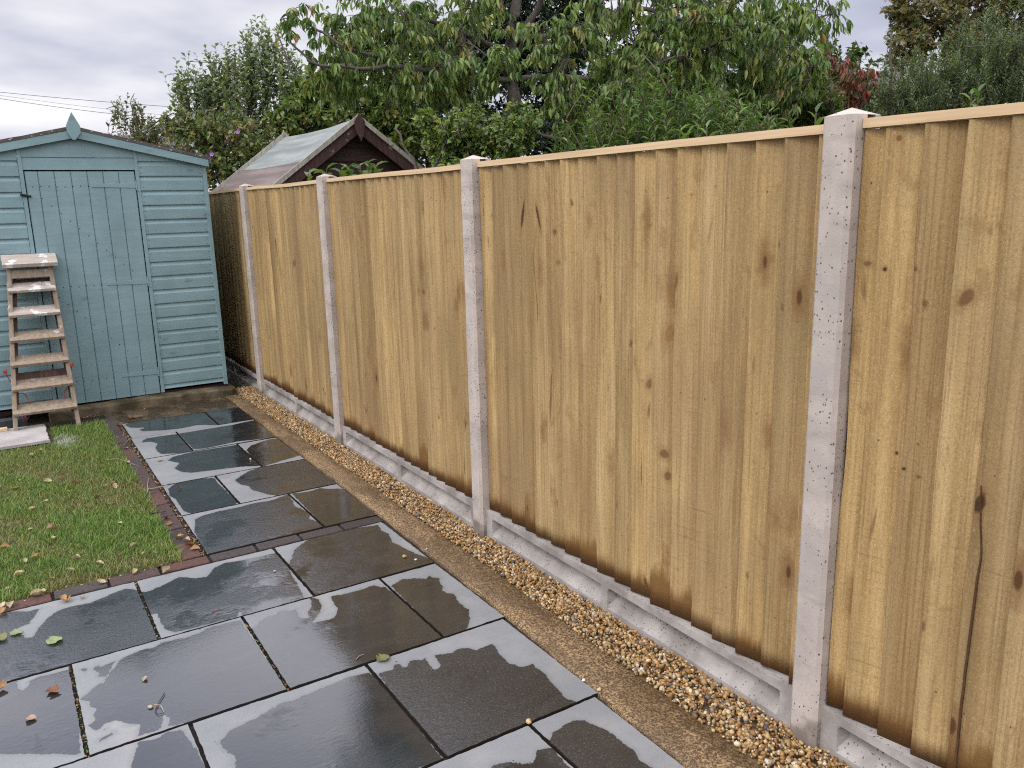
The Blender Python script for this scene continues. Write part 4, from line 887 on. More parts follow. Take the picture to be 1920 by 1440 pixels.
# things lying by the shed
b = MB(); V = []
for i, t in enumerate(np.linspace(0, 2*pi, 40, endpoint=False)):
    x = np.clip(-2.0+.52*cos(t), -2.34, -1.668); y = np.clip(5.40+.42*sin(t), 5.125, 5.675)
    V.append((x+.006*vnoise(t*6, 3), y+.006*vnoise(t*6, 4), .004))
b.prism(V, (0, 0, .024)); b.build('stepping_slab', M_PALE, bevel=.003); props(bpy.data.objects['stepping_slab'], 'pale chipped concrete slab on the grass under the ladder foot', 'slab')
b = MB(); b.box(-2.60, 5.79, -.03, -1.775, 5.872, .070); b.build('edging_block', M_KERB, bevel=.006); props(bpy.data.objects['edging_block'], 'dark grey edging block at the foot of the shed, left of the ladder', 'kerb block')
b = MB(); b.box(-2.02, 5.60, .028, -1.915, 5.64, .052); b.build('wood_offcut', M_CAP, bevel=.002); props(bpy.data.objects['wood_offcut'], 'small tan wood offcut lying by the left ladder foot', 'wood offcut')
g0 = gp(255, 783)
b = MB(); b.hexa([(g0[0]-.055, g0[1]-.018, 0.001), (g0[0]+.060, g0[1]-.022, .001), (g0[0]+.066, g0[1]+.016, .001), (g0[0]-.05, g0[1]+.02, .001)], [(g0[0]-.05, g0[1]-.014, .017), (g0[0]+.055, g0[1]-.018, .014), (g0[0]+.058, g0[1]+.01, .014), (g0[0]-.045, g0[1]+.015, .018)]); b.build('slate_shard', M_PLINTH, bevel=.003); props(bpy.data.objects['slate_shard'], 'flat brown stone shard on the wet concrete by the shed plinth', 'stone')

# ------------------------------------------------------------------ houses far behind and overhead cables
hs = thing('house', (12.6, 9.4, 0), 'distant stone house with a tiled roof, glimpsed between the trees at right', 'house')
cx0, cy0 = 12.6, 9.4; ex = np.array((.80, -.60, 0)); ey = np.array((.60, .80, 0)); W_, D_, E_, R_ = 2.2, 2.4, 2.6, 3.75
P = lambda a_, b_, z: tuple(np.array((cx0, cy0, 0))+ex*a_+ey*b_+np.array((0, 0, z)))
b = MB(); b.hexa([P(-W_, -D_, 0), P(W_, -D_, 0), P(W_, D_, 0), P(-W_, D_, 0)], [P(-W_, -D_, E_), P(W_, -D_, E_), P(W_, D_, E_), P(-W_, D_, E_)])
for s_ in (-1, 1): b.prism([P(s_*W_, -D_, E_), P(s_*W_, D_, E_), P(s_*W_, 0, R_)], tuple(-s_*ex*.2))
b.build('wall', M_HWALL, hs)
b = MB()
for s_ in (-1, 1): b.hexa([P(-W_-.2, 0, R_+.02), P(W_+.2, 0, R_+.02), P(W_+.2, s_*(D_+.25), E_-.08), P(-W_-.2, s_*(D_+.25), E_-.08)], [P(-W_-.2, 0, R_+.14), P(W_+.2, 0, R_+.14), P(W_+.2, s_*(D_+.25), E_+.04), P(-W_-.2, s_*(D_+.25), E_+.04)])
rf = b.build('roof', M_HROOF, hs)
b = MB(); b.hexa([P(.9, -.35, 3.2), P(1.6, -.35, 3.2), P(1.6, .35, 3.2), P(.9, .35, 3.2)], [P(.9, -.35, 3.95), P(1.6, -.35, 3.95), P(1.6, .35, 3.95), P(.9, .35, 3.95)]); b.build('chimney', M_HWALL, rf)
for a_ in (-1.7, .5):
    b = MB(); f_ = [P(a_, -D_-.03, 1.4), P(a_+1.0, -D_-.03, 1.4), P(a_+1.0, -D_-.03, 2.5), P(a_, -D_-.03, 2.5)]
    b.prism(f_, tuple(ey*.05)); wdw = b.build('window', M_WHITE, hs)
    b = MB()
    for q in (0, 1): b.prism([P(a_+.06+q*.47, -D_-.04, 1.46), P(a_+.47+q*.47, -D_-.04, 1.46), P(a_+.47+q*.47, -D_-.04, 2.44), P(a_+.06+q*.47, -D_-.04, 2.44)], tuple(ey*.02))
    b.build('pane', M_GLASS, wdw)
og = thing('outbuilding', (.6, 15.5, 0), 'low outbuilding roof just showing behind the right slope of the blue shed', 'outbuilding')
b = MB(); b.box(-.15, 14.4, 0, 1.4, 17.4, 2.55); b.build('wall', M_HWALL, og)
b = MB()
for s_ in (-1, 1): b.hexa([(-.25, 15.9, 2.94), (1.5, 15.9, 2.94), (1.5, 15.9+s_*1.7, 2.5), (-.25, 15.9+s_*1.7, 2.5)], [(-.25, 15.9, 3.02), (1.5, 15.9, 3.02), (1.5, 15.9+s_*1.7, 2.58), (-.25, 15.9+s_*1.7, 2.58)])
b.build('roof', M_FELT, og)
for (pa, pb), lab in ((((0, 172), (330, 200)), 'highest of the thin overhead cables crossing the sky above the blue shed'), (((0, 178), (260, 210)), 'faint middle overhead cable between the other two above the blue shed'), (((0, 184), (215, 213)), 'lowest of the thin overhead cables crossing the sky above the blue shed')):
    A_, B_ = at(*pa, 22), at(*pb, 22); e_ = B_-A_; t = np.linspace(-1.2, 2.6, 40); p_ = A_+e_*t[:, None]; p_[:, 2] += .30*((t-.5)/1.0)**2*.25-.03
    p_[:, 2] -= .0
    b = MB(); b.tube(p_, .007 if 'faint' not in lab else .004, 5); o = b.build('overhead_cable', M_WIRE); props(o, lab, 'cable', 'overhead cables above the shed')
# ------------------------------------------------------------------ plants
LT_V = np.array([(0, 0, 0), (-.42, .30, .10), (0, .30, 0), (.42, .30, .10), (-.36, .68, .05), (0, .68, -.06), (.36, .68, .05), (0, 1, -.22)])
LT_F = np.array([(0, 2, 1), (0, 3, 2), (1, 2, 5), (1, 5, 4), (2, 3, 6), (2, 6, 5), (4, 5, 7), (5, 6, 7)])
LS_V = np.array([(0, 0, 0), (-.5, .45, .10), (.5, .45, .10), (0, 1, -.10)]); LS_F = np.array([(0, 2, 1), (1, 2, 3)])
def bez(a_, b_, c_, n):
    t = np.linspace(0, 1, n)[:, None]; return a_*(1-t)**2+2*b_*t*(1-t)+c_*t**2
def blob_pts(blobs, n, r_):
    w_ = np.array([q[6] for q in blobs], float); k = r_.choice(len(blobs), n, p=w_/w_.sum()); out = np.zeros((n, 3)); cen = np.zeros((n, 3))
    for i, q in enumerate(k):
        px, py, d, rx, ry, rd, _ = blobs[q]; u = unit(r_.normal(size=3))*r_.random()**.42
        c = at(px, py, d); cen[i] = c
        h = unit(np.array((FW[0], FW[1], 0)))
        out[i] = c+_r*u[0]*rx*d/FPX+np.array((0, 0, 1))*u[1]*ry*d/FPX+h*u[2]*rd
    return out, cen
def plant(name, label, cat, base, limbs, blobs, n1, n2, leaf, seed, mode='out', bark=None, group=None, twig=.0035, lmode='detail', flowers=None, droop=.5, tlen=.45, zmin=.3):
    """trunk and limbs -> secondary branches -> twigs carrying leaves; crown = every leaf of the plant"""
    r_ = np.random.default_rng(seed); root = thing(name, tuple(base), label, cat, group)
    mb = MB(); nodes = []
    for pts, r0, r1 in limbs:
        pts = np.array(pts, float); m_ = len(pts)
        tt = np.linspace(0, 1, (m_-1)*6+1); P = np.stack([np.interp(tt*(m_-1), np.arange(m_), pts[:, c]) for c in range(3)], 1)
        P[1:-1] += r_.normal(size=(len(P)-2, 3))*r0*.35
        mb.tube(P, np.linspace(r0, r1, len(P)), 7); nodes += list(P[len(P)//3:])
    nodes = np.array(nodes)
    s1, _ = blob_pts(blobs, n1, r_)
    order = np.argsort(np.linalg.norm(s1[:, None]-nodes[None], axis=2).min(1))
    for i in order:
        p = s1[i]; d = np.linalg.norm(nodes-p, axis=1)+.35*np.maximum(0, nodes[:, 2]-p[2]); j = np.argmin(d); a_ = nodes[j]
        mid = (a_+p)/2+np.array((0, 0, .12*d[j]))+r_.normal(size=3)*.06*d[j]
        c = bez(a_, mid, p, 7); L = d[j]; mb.tube(c, np.linspace(min(.016, .004+.008*L), .0035, 7), 5); nodes = np.concatenate([nodes, c[2:]])
    tips, cen = blob_pts(blobs, n2, r_); K, ll, lw, cols, cp = leaf['k'], leaf['len'], leaf['wid'], np.array(leaf['cols']), leaf.get('p')
    LP = []; LD_ = []; LN = []; LC = []; LSz = []
    for i in range(n2):
        p = tips[i]; d = np.linalg.norm(nodes-p, axis=1); j = np.argmin(d); a_ = nodes[j]
        if mode == 'shoot':
            L = tlen*r_.uniform(.6, 1.3); dirn = unit(np.array((r_.normal()*.22, r_.normal()*.22, 1.0))+.25*unit(p-cen[i])); a_ = p-dirn*L
            c = bez(a_, a_+dirn*L*.5+r_.normal(size=3)*.02, p, 6)
        else:
            if d[j] > tlen*2: a_ = p+(a_-p)*tlen*2/d[j]
            out_ = unit(p-cen[i]); L = max(np.linalg.norm(p-a_), .1); mid = (a_+p)/2+np.array((0, 0, .18*L)); c = bez(a_, mid, p-np.array((0, 0, .12*L*droop)), 6)
        mb.tube(c, np.linspace(twig, twig*.45, 6), 4, cap=False)
        k = max(3, int(K*r_.uniform(.6, 1.4))); hue = r_.choice(len(cols), p=cp)
        for q in range(k):
            t = (q+.6)/k*.85+.15 if mode == 'shoot' else .35+.65*r_.random()**.7
            f_ = t*5; i0 = min(int(f_), 4); fr = f_-i0; pos = c[i0]*(1-fr)+c[i0+1]*fr; td = unit(c[i0+1]-c[i0])
            ph = q*2.4+r_.normal()*.4; s_ = unit(np.cross(td, (0.3, .2, .9))); s2 = np.cross(td, s_); rad = s_*cos(ph)+s2*sin(ph)
            if mode == 'shoot': dd = unit(td*.75+rad*.8+np.array((0, 0, -.25*droop))); nn = td+.2*r_.normal(size=3)
            elif mode == 'hang': dd = unit(td*.35+rad*.55+np.array((0, 0, -droop*1.6))+r_.normal(size=3)*.22); nn = rad+np.array((0, 0, .6))+.4*r_.normal(size=3)
            else: dd = unit(td*.5+rad*.9+r_.normal(size=3)*.25+np.array((0, 0, -.3*droop))); nn = np.array((0, 0, 1.0))+.55*r_.normal(size=3)
            LP.append(pos+rad*twig); LD_.append(dd); LN.append(nn); sc = r_.uniform(.62, 1.15)*(1-.35*t*(mode == 'shoot')); LSz.append((lw*sc*r_.uniform(.85, 1.15), ll*sc, ll*sc))
            cc = cols[hue] if r_.random() < .78 else cols[r_.choice(len(cols), p=cp)]
            LC.append(np.append(cc*r_.uniform(.7, 1.3), 1))
    mb.build('trunk', bark or M_BARK, root, smooth=True)
    tv, tf = (LT_V, LT_F) if lmode == 'detail' else (LS_V, LS_F)
    stamp(tv, tf, np.array(LP), frames(np.array(LD_), np.array(LN)), np.array(LSz), np.array(LC), 'crown', M_LEAF, root)
    if flowers:
        n, fc, fs = flowers[:3]; pts = [at(*q) for q in flowers[3]] if len(flowers) > 3 else tips[r_.choice(n2, n)]
        for p in pts:
            f = MB()
            for q in range(6):
                a1 = q*pi/3; dd = np.array((cos(a1)*RT+sin(a1)*UP))*.75-FW*.65; f.add([p, p+fs*(dd*.6+.35*np.cross(dd, FW)), p+fs*dd*1.05, p+fs*(dd*.6-.35*np.cross(dd, FW))], [(0, 1, 2, 3)])
            f.tube([p, p-FW*fs*.7], .12*fs, 5); f.build('flower', fc, root)
    return root
gnd = lambda p: np.array((p[0], p[1], -.06))
M_PINK = plain('mauve_petal', (.46, .20, .50), .6, .2); M_WHITEP = plain('white_petal', (.75, .74, .78), .6, .05)
# cherry: the big tree in the middle, hanging toothed leaves in tufts
D = 6.4; tb = gnd(at(958, 300, D))
limbs = [([tb, at(965, 300, D), at(958, 150, D), at(962, 20, D-.1), at(955, -160, D)], .062, .035),
         ([at(958, 120, D), at(1000, 30, D), at(1060, -90, D-.2), at(1150, -260, D-.4)], .030, .016),
         ([at(958, 150, D), at(830, 142, D-.5), at(760, 122, D-.8), at(690, 130, D-1.), at(580, 118, D-1.), at(535, 60, D-1.)], .026, .005),
         ([at(760, 122, D-.8), at(650, 90, D-1.), at(585, 50, D-1.), at(540, 28, D-1.)], .014, .004),
         ([at(960, 100, D), at(860, 60, D-.3), at(780, 30, D-.4), at(690, -30, D-.5)], .024, .010),
         ([at(900, 80, D-.2), at(790, 60, D-.4), at(735, 70, D-.5), at(660, 130, D-.5)], .016, .006),
         ([at(958, 80, D), at(1080, 60, D-.4), at(1180, 10, D-.5), at(1260, -60, D-.6)], .026, .012),
         ([at(960, 150, D), at(1100, 145, D-.4), at(1250, 120, D-.6), at(1400, 60, D-.6), at(1560, 25, D-.5)], .026, .006),
         ([at(1180, 10, D-.5), at(1300, 40, D-.6), at(1420, 50, D-.6), at(1500, 120, D-.6)], .016, .006),
         ([at(965, 235, D), at(1050, 262, D-.3), at(1130, 215, D-.5)], .016, .006),
         ([at(958, -100, D), at(1000, -300, D), at(980, -480, D)], .032, .012)]
blobs = [(590, 50, D-.9, 60, 45, .35, .22), (545, 25, D-.9, 30, 45, .2, .13), (660, 110, D-.7, 75, 75, .5, 1.0), (690, 30, D-.6, 80, 60, .5, .55), (630, 165, D-.6, 60, 35, .4, .5),
         (780, 90, D-.5, 95, 110, .6, 1.6), (800, 165, D-.5, 90, 40, .5, .8), (870, 140, D-.6, 70, 60, .4, .8), (880, 20, D-.4, 90, 60, .6, .7), (1090, 60, D-.9, 75, 70, .35, .7), (1150, 160, D-.7, 90, 80, .5, 1.1),
         (1230, 60, D-.6, 100, 90, .6, 1.6), (1360, 60, D-.5, 110, 90, .6, 1.6), (1300, 180, D-.4, 120, 80, .5, 1.3), (1120, 220, D-.3, 90, 50, .4, .7), (1420, 190, D-.3, 90, 60, .4, .8), (1470, 110, D-.4, 85, 85, .5, 1.0), (1480, 20, D-.4, 90, 60, .5, .7), (1570, 40, D-.4, 50, 45, .35, .20), (1040, 190, D-.8, 55, 55, .3, .4), (970, 90, D-.9, 80, 60, .25, .3),
         (1000, -150, D, 330, 130, .9, 2.4), (1300, -120, D-.3, 250, 110, .8, 1.3), (700, -100, D-.4, 170, 90, .7, .9)]
GR = [(.125, .200, .050), (.165, .240, .062), (.080, .145, .038), (.235, .265, .070), (.24, .225, .06), (.32, .19, .05)]
plant('cherry_tree', 'large cherry tree with drooping leaf tufts and a dark trunk behind the fence centre', 'tree', tb, limbs, blobs, 90, 2300,
      dict(k=11, len=.074, wid=.025, cols=GR, p=[.30, .27, .21, .175, .042, .003]), 21, mode='hang', droop=.62, tlen=.32)
# dark evergreen filling the gap behind the cherry trunk
D2 = 8.6; b2 = gnd(at(1060, 300, D2))
plant('evergreen_tree', 'tall dark dense evergreen standing behind the cherry trunk', 'tree', b2, [([b2, at(1060, 250, D2), at(1055, 0, D2), at(1060, -250, D2)], .09, .03)],
      [(1050, 20, D2, 110, 110, .7, 2.6), (1040, 170, D2, 120, 90, .7, 2.0), (1070, -150, D2, 110, 110, .7, 1.4), (940, 60, D2, 70, 120, .6, 1.3), (1180, 120, D2, 110, 110, .6, 1.3), (850, 160, D2, 90, 100, .5, 1.2), (1130, 250, D2, 160, 50, .5, 1.0), (1045, 265, D2-.4, 90, 50, .4, 1.1)], 60, 1700,
      dict(k=15, len=.085, wid=.030, cols=[(.010, .022, .010), (.016, .032, .012), (.007, .014, .008)]), 22, lmode='simple', tlen=.35)
# hazel: pale green leaves left of the cherry, above the brown shed
D3 = 11.9; b3 = gnd(at(600, 300, D3))
plant('hazel_bush', 'yellow green hazel bush between the brown shed roof and the cherry branches', 'bush', b3, [([b3+np.array((dx_, 0, 0)), at(600+70*dx_, 200, D3), at(600+200*dx_, 60, D3)], .03, .01) for dx_ in (-.4, 0, .3)],
      [(600, 190, D3, 75, 60, .6, 1.2), (680, 150, D3, 80, 80, .6, 1.2), (640, 240, D3, 110, 45, .6, 1.1), (760, 200, D3, 90, 90, .6, 1.2), (550, 230, D3, 50, 45, .4, .7), (740, 235, D3, 60, 45, .5, .9), (780, 250, D3, 50, 45, .5, .8), (575, 170, D3, 55, 45, .4, .6)], 46, 800,
      dict(k=10, len=.115, wid=.066, cols=[(.13, .19, .05), (.175, .225, .055), (.095, .15, .042), (.20, .19, .05), (.15, .11, .04)], p=[.35, .25, .25, .1, .05]), 23, lmode='simple', tlen=.35)
# privet with small golden leaves right of the brown shed
D4 = 5.1; b4 = gnd(at(850, 300, D4))
plant('privet_bush', 'small leaved golden green privet bush right of the brown shed gable', 'bush', b4, [([b4+np.array((dx_*.3, 0, 0)), at(850+60*dx_, 330, D4), at(850+110*dx_, 240, D4)], .018, .006) for dx_ in (-1, -.4, .3, 1)],
      [(838, 262, D4, 42, 44, .25, .8), (890, 245, D4, 60, 50, .3, 1.2), (945, 270, D4, 60, 42, .35, 1.1), (855, 310, D4, 60, 35, .3, .8), (975, 230, D4, 40, 35, .3, .5), (800, 225, D4, 26, 24, .2, .3)], 50, 800,
      dict(k=14, len=.036, wid=.023, cols=[(.125, .19, .045), (.18, .235, .055), (.080, .135, .036), (.26, .27, .07)], p=[.4, .25, .25, .1]), 24, lmode='simple', tlen=.22)
# apple tree at the left with upright water shoots
D5 = 12.2; b5 = gnd(at(470, 300, D5))
plant('apple_tree', 'grey green apple tree with upright leafy shoots rising behind the sheds', 'tree', b5,
      [([b5, at(470, 330, D5), at(455, 240, D5), at(430, 190, D5)], .07, .03)]+[([at(455, 260, D5), at(q0, 200, D5), at(q1, 130, D5)], .028, .008) for q0, q1 in ((390, 350), (430, 410), (490, 520), (540, 590))],
      [(385, 140, D5, 60, 50, .6, .9), (450, 160, D5, 60, 60, .6, 1.1), (510, 135, D5, 60, 75, .6, 1.3), (560, 190, D5, 45, 50, .5, 1.0), (400, 220, D5, 60, 45, .5, .9), (480, 240, D5, 70, 40, .5, 1.0), (350, 160, D5, 28, 35, .3, .28), (430, 112, D5, 60, 34, .3, .26), (500, 68, D5, 50, 40, .3, .40), (455, 85, D5, 60, 42, .3, .34), (320, 125, D5, 26, 26, .2, .07), (555, 120, D5, 30, 40, .3, .2)], 55, 640,
      dict(k=12, len=.135, wid=.078, cols=[(.175, .220, .115), (.21, .255, .14), (.13, .172, .088), (.245, .26, .11)], p=[.35, .25, .3, .1]), 25, mode='shoot', tlen=.62, droop=.6, lmode='simple', twig=.004)
# hibiscus shrub with mauve flowers below it
D6 = 11.2; b6 = gnd(at(400, 320, D6))
plant('hibiscus_shrub', 'twiggy shrub with a few mauve flowers directly behind the blue shed', 'shrub', b6, [([b6+np.array((dx_*.2, 0, 0)), at(400+30*dx_, 320, D6), at(400+75*dx_, 210, D6)], .014, .005) for dx_ in (-1.2, -.6, 0, .5, 1)],
      [(350, 255, D6, 50, 35, .4, .9), (420, 250, D6, 55, 55, .4, 1.2), (400, 300, D6, 60, 35, .4, .8), (410, 330, D6, 50, 28, .4, .7), (470, 310, D6, 40, 30, .3, .5), (480, 270, D6, 45, 50, .4, .8), (330, 230, D6, 35, 25, .3, .4)], 38, 520,
      dict(k=10, len=.082, wid=.050, cols=[(.13, .17, .06), (.17, .195, .06), (.10, .138, .052), (.24, .205, .06), (.18, .12, .065)], p=[.35, .2, .25, .12, .08]), 26, lmode='simple', tlen=.3, bark=M_STEM,
      flowers=(5, M_PINK, .040, [(398, 290, D6-.7), (447, 248, D6-.6)]))
# small pear at far left
D7 = 9.6; b7 = gnd(at(265, 300, D7))
plant('pear_sapling', 'small sparse sapling with curling leaves standing left of the apple tree', 'tree', b7, [([b7, at(265, 300, D7), at(255, 240, D7), at(245, 195, D7)], .024, .006), ([at(258, 260, D7), at(228, 220, D7), at(208, 188, D7)], .010, .004), ([at(258, 250, D7), at(300, 225, D7), at(320, 232, D7)], .010, .004)],
      [(245, 215, D7, 30, 28, .3, .6), (215, 205, D7, 20, 30, .2, .34), (285, 240, D7, 42, 25, .3, .8), (250, 265, D7, 45, 25, .3, .8), (300, 270, D7, 40, 25, .3, .6), (250, 190, D7, 14, 22, .15, .2)], 26, 175,
      dict(k=10, len=.080, wid=.044, cols=[(.10, .125, .06), (.125, .155, .06), (.075, .095, .047), (.24, .20, .06), (.20, .12, .06)], p=[.35, .25, .25, .1, .05]), 27, mode='shoot', tlen=.28, droop=.8, lmode='simple', bark=M_STEM)
# willow leaved shrub with upright shoots just over the fence
D8 = 4.9; b8 = gnd(at(1230, 320, D8))
plant('buddleia_shrub', 'bright green shrub with narrow leaved upright shoots just over the fence', 'shrub', b8, [([b8+np.array((dx_*.25, -dx_*.16, 0)), at(1230+80*dx_, 330, D8), at(1230+130*dx_, 230, D8)], .014, .005) for dx_ in (-1.3, -.8, -.3, .2, .7, 1.2)],
      [(1070, 260, D8, 45, 35, .3, .5), (1130, 215, D8, 60, 75, .35, .8), (1215, 190, D8, 50, 95, .35, 1.0), (1290, 215, D8, 50, 50, .35, .8), (1345, 190, D8, 40, 75, .35, .6), (1420, 225, D8, 55, 35, .35, .6), (1180, 280, D8, 120, 35, .3, 1.1), (1350, 250, D8, 90, 25, .3, .8)], 34, 330,
      dict(k=16, len=.085, wid=.021, cols=[(.095, .172, .044), (.135, .220, .056), (.062, .118, .032), (.18, .235, .065)], p=[.4, .25, .25, .1]), 28, mode='shoot', tlen=.46, droop=.5, bark=M_STEM)
# laurel behind, filling down to the fence on the right
D9 = 6.9; b9 = gnd(at(1480, 300, D9))
plant('laurel_bush', 'leafy olive green laurel bush left of the nearest concrete post', 'bush', b9, [([b9+np.array((dx_*.3, -dx_*.2, 0)), at(1480+50*dx_, 300, D9), at(1480+100*dx_, 150, D9)], .02, .007) for dx_ in (-1, -.3, .4)],
      [(1430, 190, D9, 85, 55, .4, 1.2), (1510, 180, D9, 60, 55, .4, 1.0), (1400, 120, D9, 100, 80, .4, 1.0), (1250, 180, D9+.5, 120, 70, .4, 1.0), (1545, 215, D9, 35, 30, .3, .5)], 40, 540,
      dict(k=11, len=.085, wid=.032, cols=[(.095, .145, .042), (.13, .17, .05), (.07, .11, .034), (.17, .135, .05)], p=[.4, .25, .27, .08]), 29, tlen=.3)
# red leaved shrub
D10 = 8.0; b10 = gnd(at(1590, 250, D10))
plant('sumac_shrub', 'shrub turning bright red in front of the distant house at right', 'shrub', b10, [([b10, at(1590+20*dx_, 230, D10), at(1590+40*dx_, 120, D10)], .014, .005) for dx_ in (-1, 0, 1)],
      [(1575, 135, D10, 45, 30, .3, 1), (1615, 150, D10, 32, 40, .3, 1.1), (1560, 185, D10, 40, 35, .3, .8), (1545, 110, D10, 30, 30, .3, .4)], 20, 120,
      dict(k=8, len=.080, wid=.034, cols=[(.24, .040, .034), (.17, .045, .030), (.105, .105, .04), (.17, .095, .04)], p=[.26, .22, .30, .22]), 30, mode='hang', droop=.7, tlen=.25, bark=M_STEM)
# clipped conifer hedge at far right
D11 = 7.6; b11 = gnd(at(1800, 250, D11))
plant('conifer_hedge', 'dark green conifer at far right, showing above the nearest fence panel', 'tree', b11, [([b11+dx_*np.array((.84, -.54, 0))*.8, at(1800+130*dx_, 200, D11), at(1800+130*dx_, 60, D11)], .03, .008) for dx_ in (-1, 0, 1)],
      [(1700, 160, D11, 60, 70, .5, 1.3), (1790, 140, D11, 75, 80, .5, 1.6), (1880, 130, D11, 70, 85, .5, 1.5), (1960, 120, D11, 60, 90, .5, 1.2), (1800, 195, D11, 190, 40, .5, 1.6), (1860, 60, D11, 80, 60, .5, .7)], 50, 1150,
      dict(k=26, len=.060, wid=.020, cols=[(.115, .158, .064), (.145, .190, .075), (.080, .118, .050)]), 31, mode='shoot', lmode='simple', tlen=.26, droop=.2)
# autumn tinged birch behind it
D12 = 11.0; b12 = gnd(at(1790, 250, D12))
plant('birch_tree', 'tall birch with browning autumn leaves above the conifer at top right', 'tree', b12, [([b12, at(1800, 200, D12), at(1790, 40, D12), at(1800, -150, D12)], .10, .04), ([at(1795, 60, D12), at(1720, 30, D12), at(1680, -20, D12)], .035, .012), ([at(1795, 20, D12), at(1860, -10, D12), at(1900, -70, D12)], .04, .012)],
      [(1735, 40, D12, 60, 55, .7, 1.2), (1700, 90, D12, 45, 40, .5, .7), (1790, 70, D12, 70, 55, .6, 1.2), (1840, 110, D12, 90, 50, .6, 1.2), (1930, 30, D12, 60, 80, .6, 1.2), (1860, 20, D12, 70, 50, .6, 1.3), (1790, -60, D12, 140, 60, .9, 1.8), (1800, -180, D12, 110, 90, .8, 1.2), (1690, 10, D12, 35, 40, .4, .5), (1900, 90, D12, 60, 50, .5, .7)], 64, 1250,
      dict(k=17, len=.075, wid=.048, cols=[(.185, .170, .080), (.22, .175, .075), (.14, .155, .070), (.27, .195, .085)], p=[.35, .25, .28, .12]), 32, lmode='simple', tlen=.4)
# far filler trees that close the view between the near ones
for i, (px, py, d, rx, ry, lab) in enumerate(((1330, 120, 12.5, 220, 120, 'mid green tree far behind the cherry on the right side'), (800, 170, 12.5, 200, 110, 'mid green tree far behind the privet bush and cherry'), (1560, 160, 12.0, 110, 60, 'low olive bush far behind the red shrub'))):
    bb_ = gnd(at(px, 300, d))
    plant('garden_tree', lab, 'tree', bb_, [([bb_, at(px, 280, d), at(px+20, py, d), at(px-10, py-ry, d)], .10, .03)], [(px, py, d, rx, ry, 1.0, 2), (px-rx*.5, py+ry*.5, d, rx*.6, ry*.5, .7, 1), (px+rx*.5, py+ry*.5, d, rx*.6, ry*.5, .7, 1), (px, py-ry*.8, d, rx*.5, ry*.6, .7, 1), (px, py+ry*1.05, d, rx*1.1, ry*.35, .8, 1.2)], 40, 760 if i < 2 else 300,
          dict(k=12, len=.105, wid=.060, cols=[(.060, .10, .030), (.085, .125, .038), (.042, .070, .024)]), 40+i, lmode='simple', tlen=.5)
# sprigs that stick up over the fence
def sprig(name, label, cat, pts, ll, lw, cols, seed, k=7, up=1.0):
    r_ = np.random.default_rng(seed); base = gnd(at(*pts[0])); t = thing(name, tuple(base), label, cat); mb = MB(); LP, LD_, LN, LC = [], [], [], []
    for p_ in pts:
        tip = at(*p_); b0 = gnd(tip)+np.array((r_.normal()*.05, r_.normal()*.05, 0)); b1 = np.array((tip[0], tip[1], tip[2]-.35)); c = bez(b0, b1, tip, 8); mb.tube(c, np.linspace(.008, .003, 8), 5)
        for q in range(k):
            f = 1-q*.028/ .35; pos = tip-np.array((0, 0, q*.026)); ph = q*2.4+r_.random(); rad = RT*cos(ph)+np.array((FW[0], FW[1], 0))*sin(ph)
            LP.append(pos); LD_.append(unit(rad*.75+np.array((0, 0, up))+r_.normal(size=3)*.15)); LN.append(-rad*.9+np.array((0, 0, .7))); LC.append(np.append(np.array(cols[r_.integers(len(cols))])*r_.uniform(.8, 1.2), 1))
    mb.build('stem', M_STEM, t); n = len(LP); sz = np.stack([np.full(n, lw), np.full(n, ll), np.full(n, ll)], 1)*r_.uniform(.7, 1.15, (n, 1))
    stamp(LT_V, LT_F, np.array(LP), frames(np.array(LD_), np.array(LN)), sz, np.array(LC), 'leaves', M_LEAF, t)
BAY = [(.115, .20, .045), (.165, .245, .065), (.08, .15, .035)]
sprig('bay_shrub', 'pale green bay tips poking over the fence left of the nearest post', 'shrub', [(1275, 247, 3.2), (1325, 240, 3.1), (1290, 255, 3.2)], .072, .026, BAY, 51)
sprig('bay_seedling', 'single two leaved bay tip against the nearest concrete post', 'plant', [(1530, 212, 2.9)], .060, .024, BAY, 52, 4)
sprig('laurel_shoot', 'light green leafy shoot over the nearest fence panel at far right', 'plant', [(1835, 172, 3.4), (1822, 178, 3.5)], .055, .030, BAY, 53, 6)
sprig('vine', 'light green climber leaves at the fence top in front of the brown shed', 'climber', [(612, 318, 5.7), (640, 318, 5.6), (655, 315, 5.6), (676, 310, 5.6), (690, 306, 5.5), (705, 312, 5.5), (578, 326, 5.9)], .085, .075, [(.14, .22, .055), (.09, .16, .05), (.19, .26, .07)], 54, 5, .6)
# ------------------------------------------------------------------ fallen leaves, stones, twigs
rl = np.random.default_rng(61)
def leaf_shape(kind, s, curl, seed):
    """cupped leaf: midrib grid with a jagged or smooth outline and a stalk"""
    r_ = np.random.default_rng(seed); n, m_ = 9, 5; V = []; F = []
    for i in range(n):
        t = i/(n-1); w_ = sin(pi*min(1, t*.96+.02))**.75*(.34 if kind != 'broad' else .46)*(1+(.22*r_.normal() if kind == 'broad' else .06*r_.normal()))
        for j in range(m_):
            u = (j/(m_-1)-.5)*2; x = u*w_; z = curl*(u*u*.28*w_/.3+.22*(t-.5)**2*2+.05*sin(t*7+seed))+.02*r_.normal(); V.append((x*s, (t-.5)*s, z*s))
    for i in range(n-1):
        for j in range(m_-1): F.append((i*m_+j, i*m_+j+1, (i+1)*m_+j+1, (i+1)*m_+j))
    return np.array(V), np.array(F)
TAN = (.36, .215, .10); BRN = (.15, .068, .032); PNK = (.42, .28, .20); GRN = (.21, .26, .125); PAL = (.42, .35, .22); OLV = (.15, .15, .06)
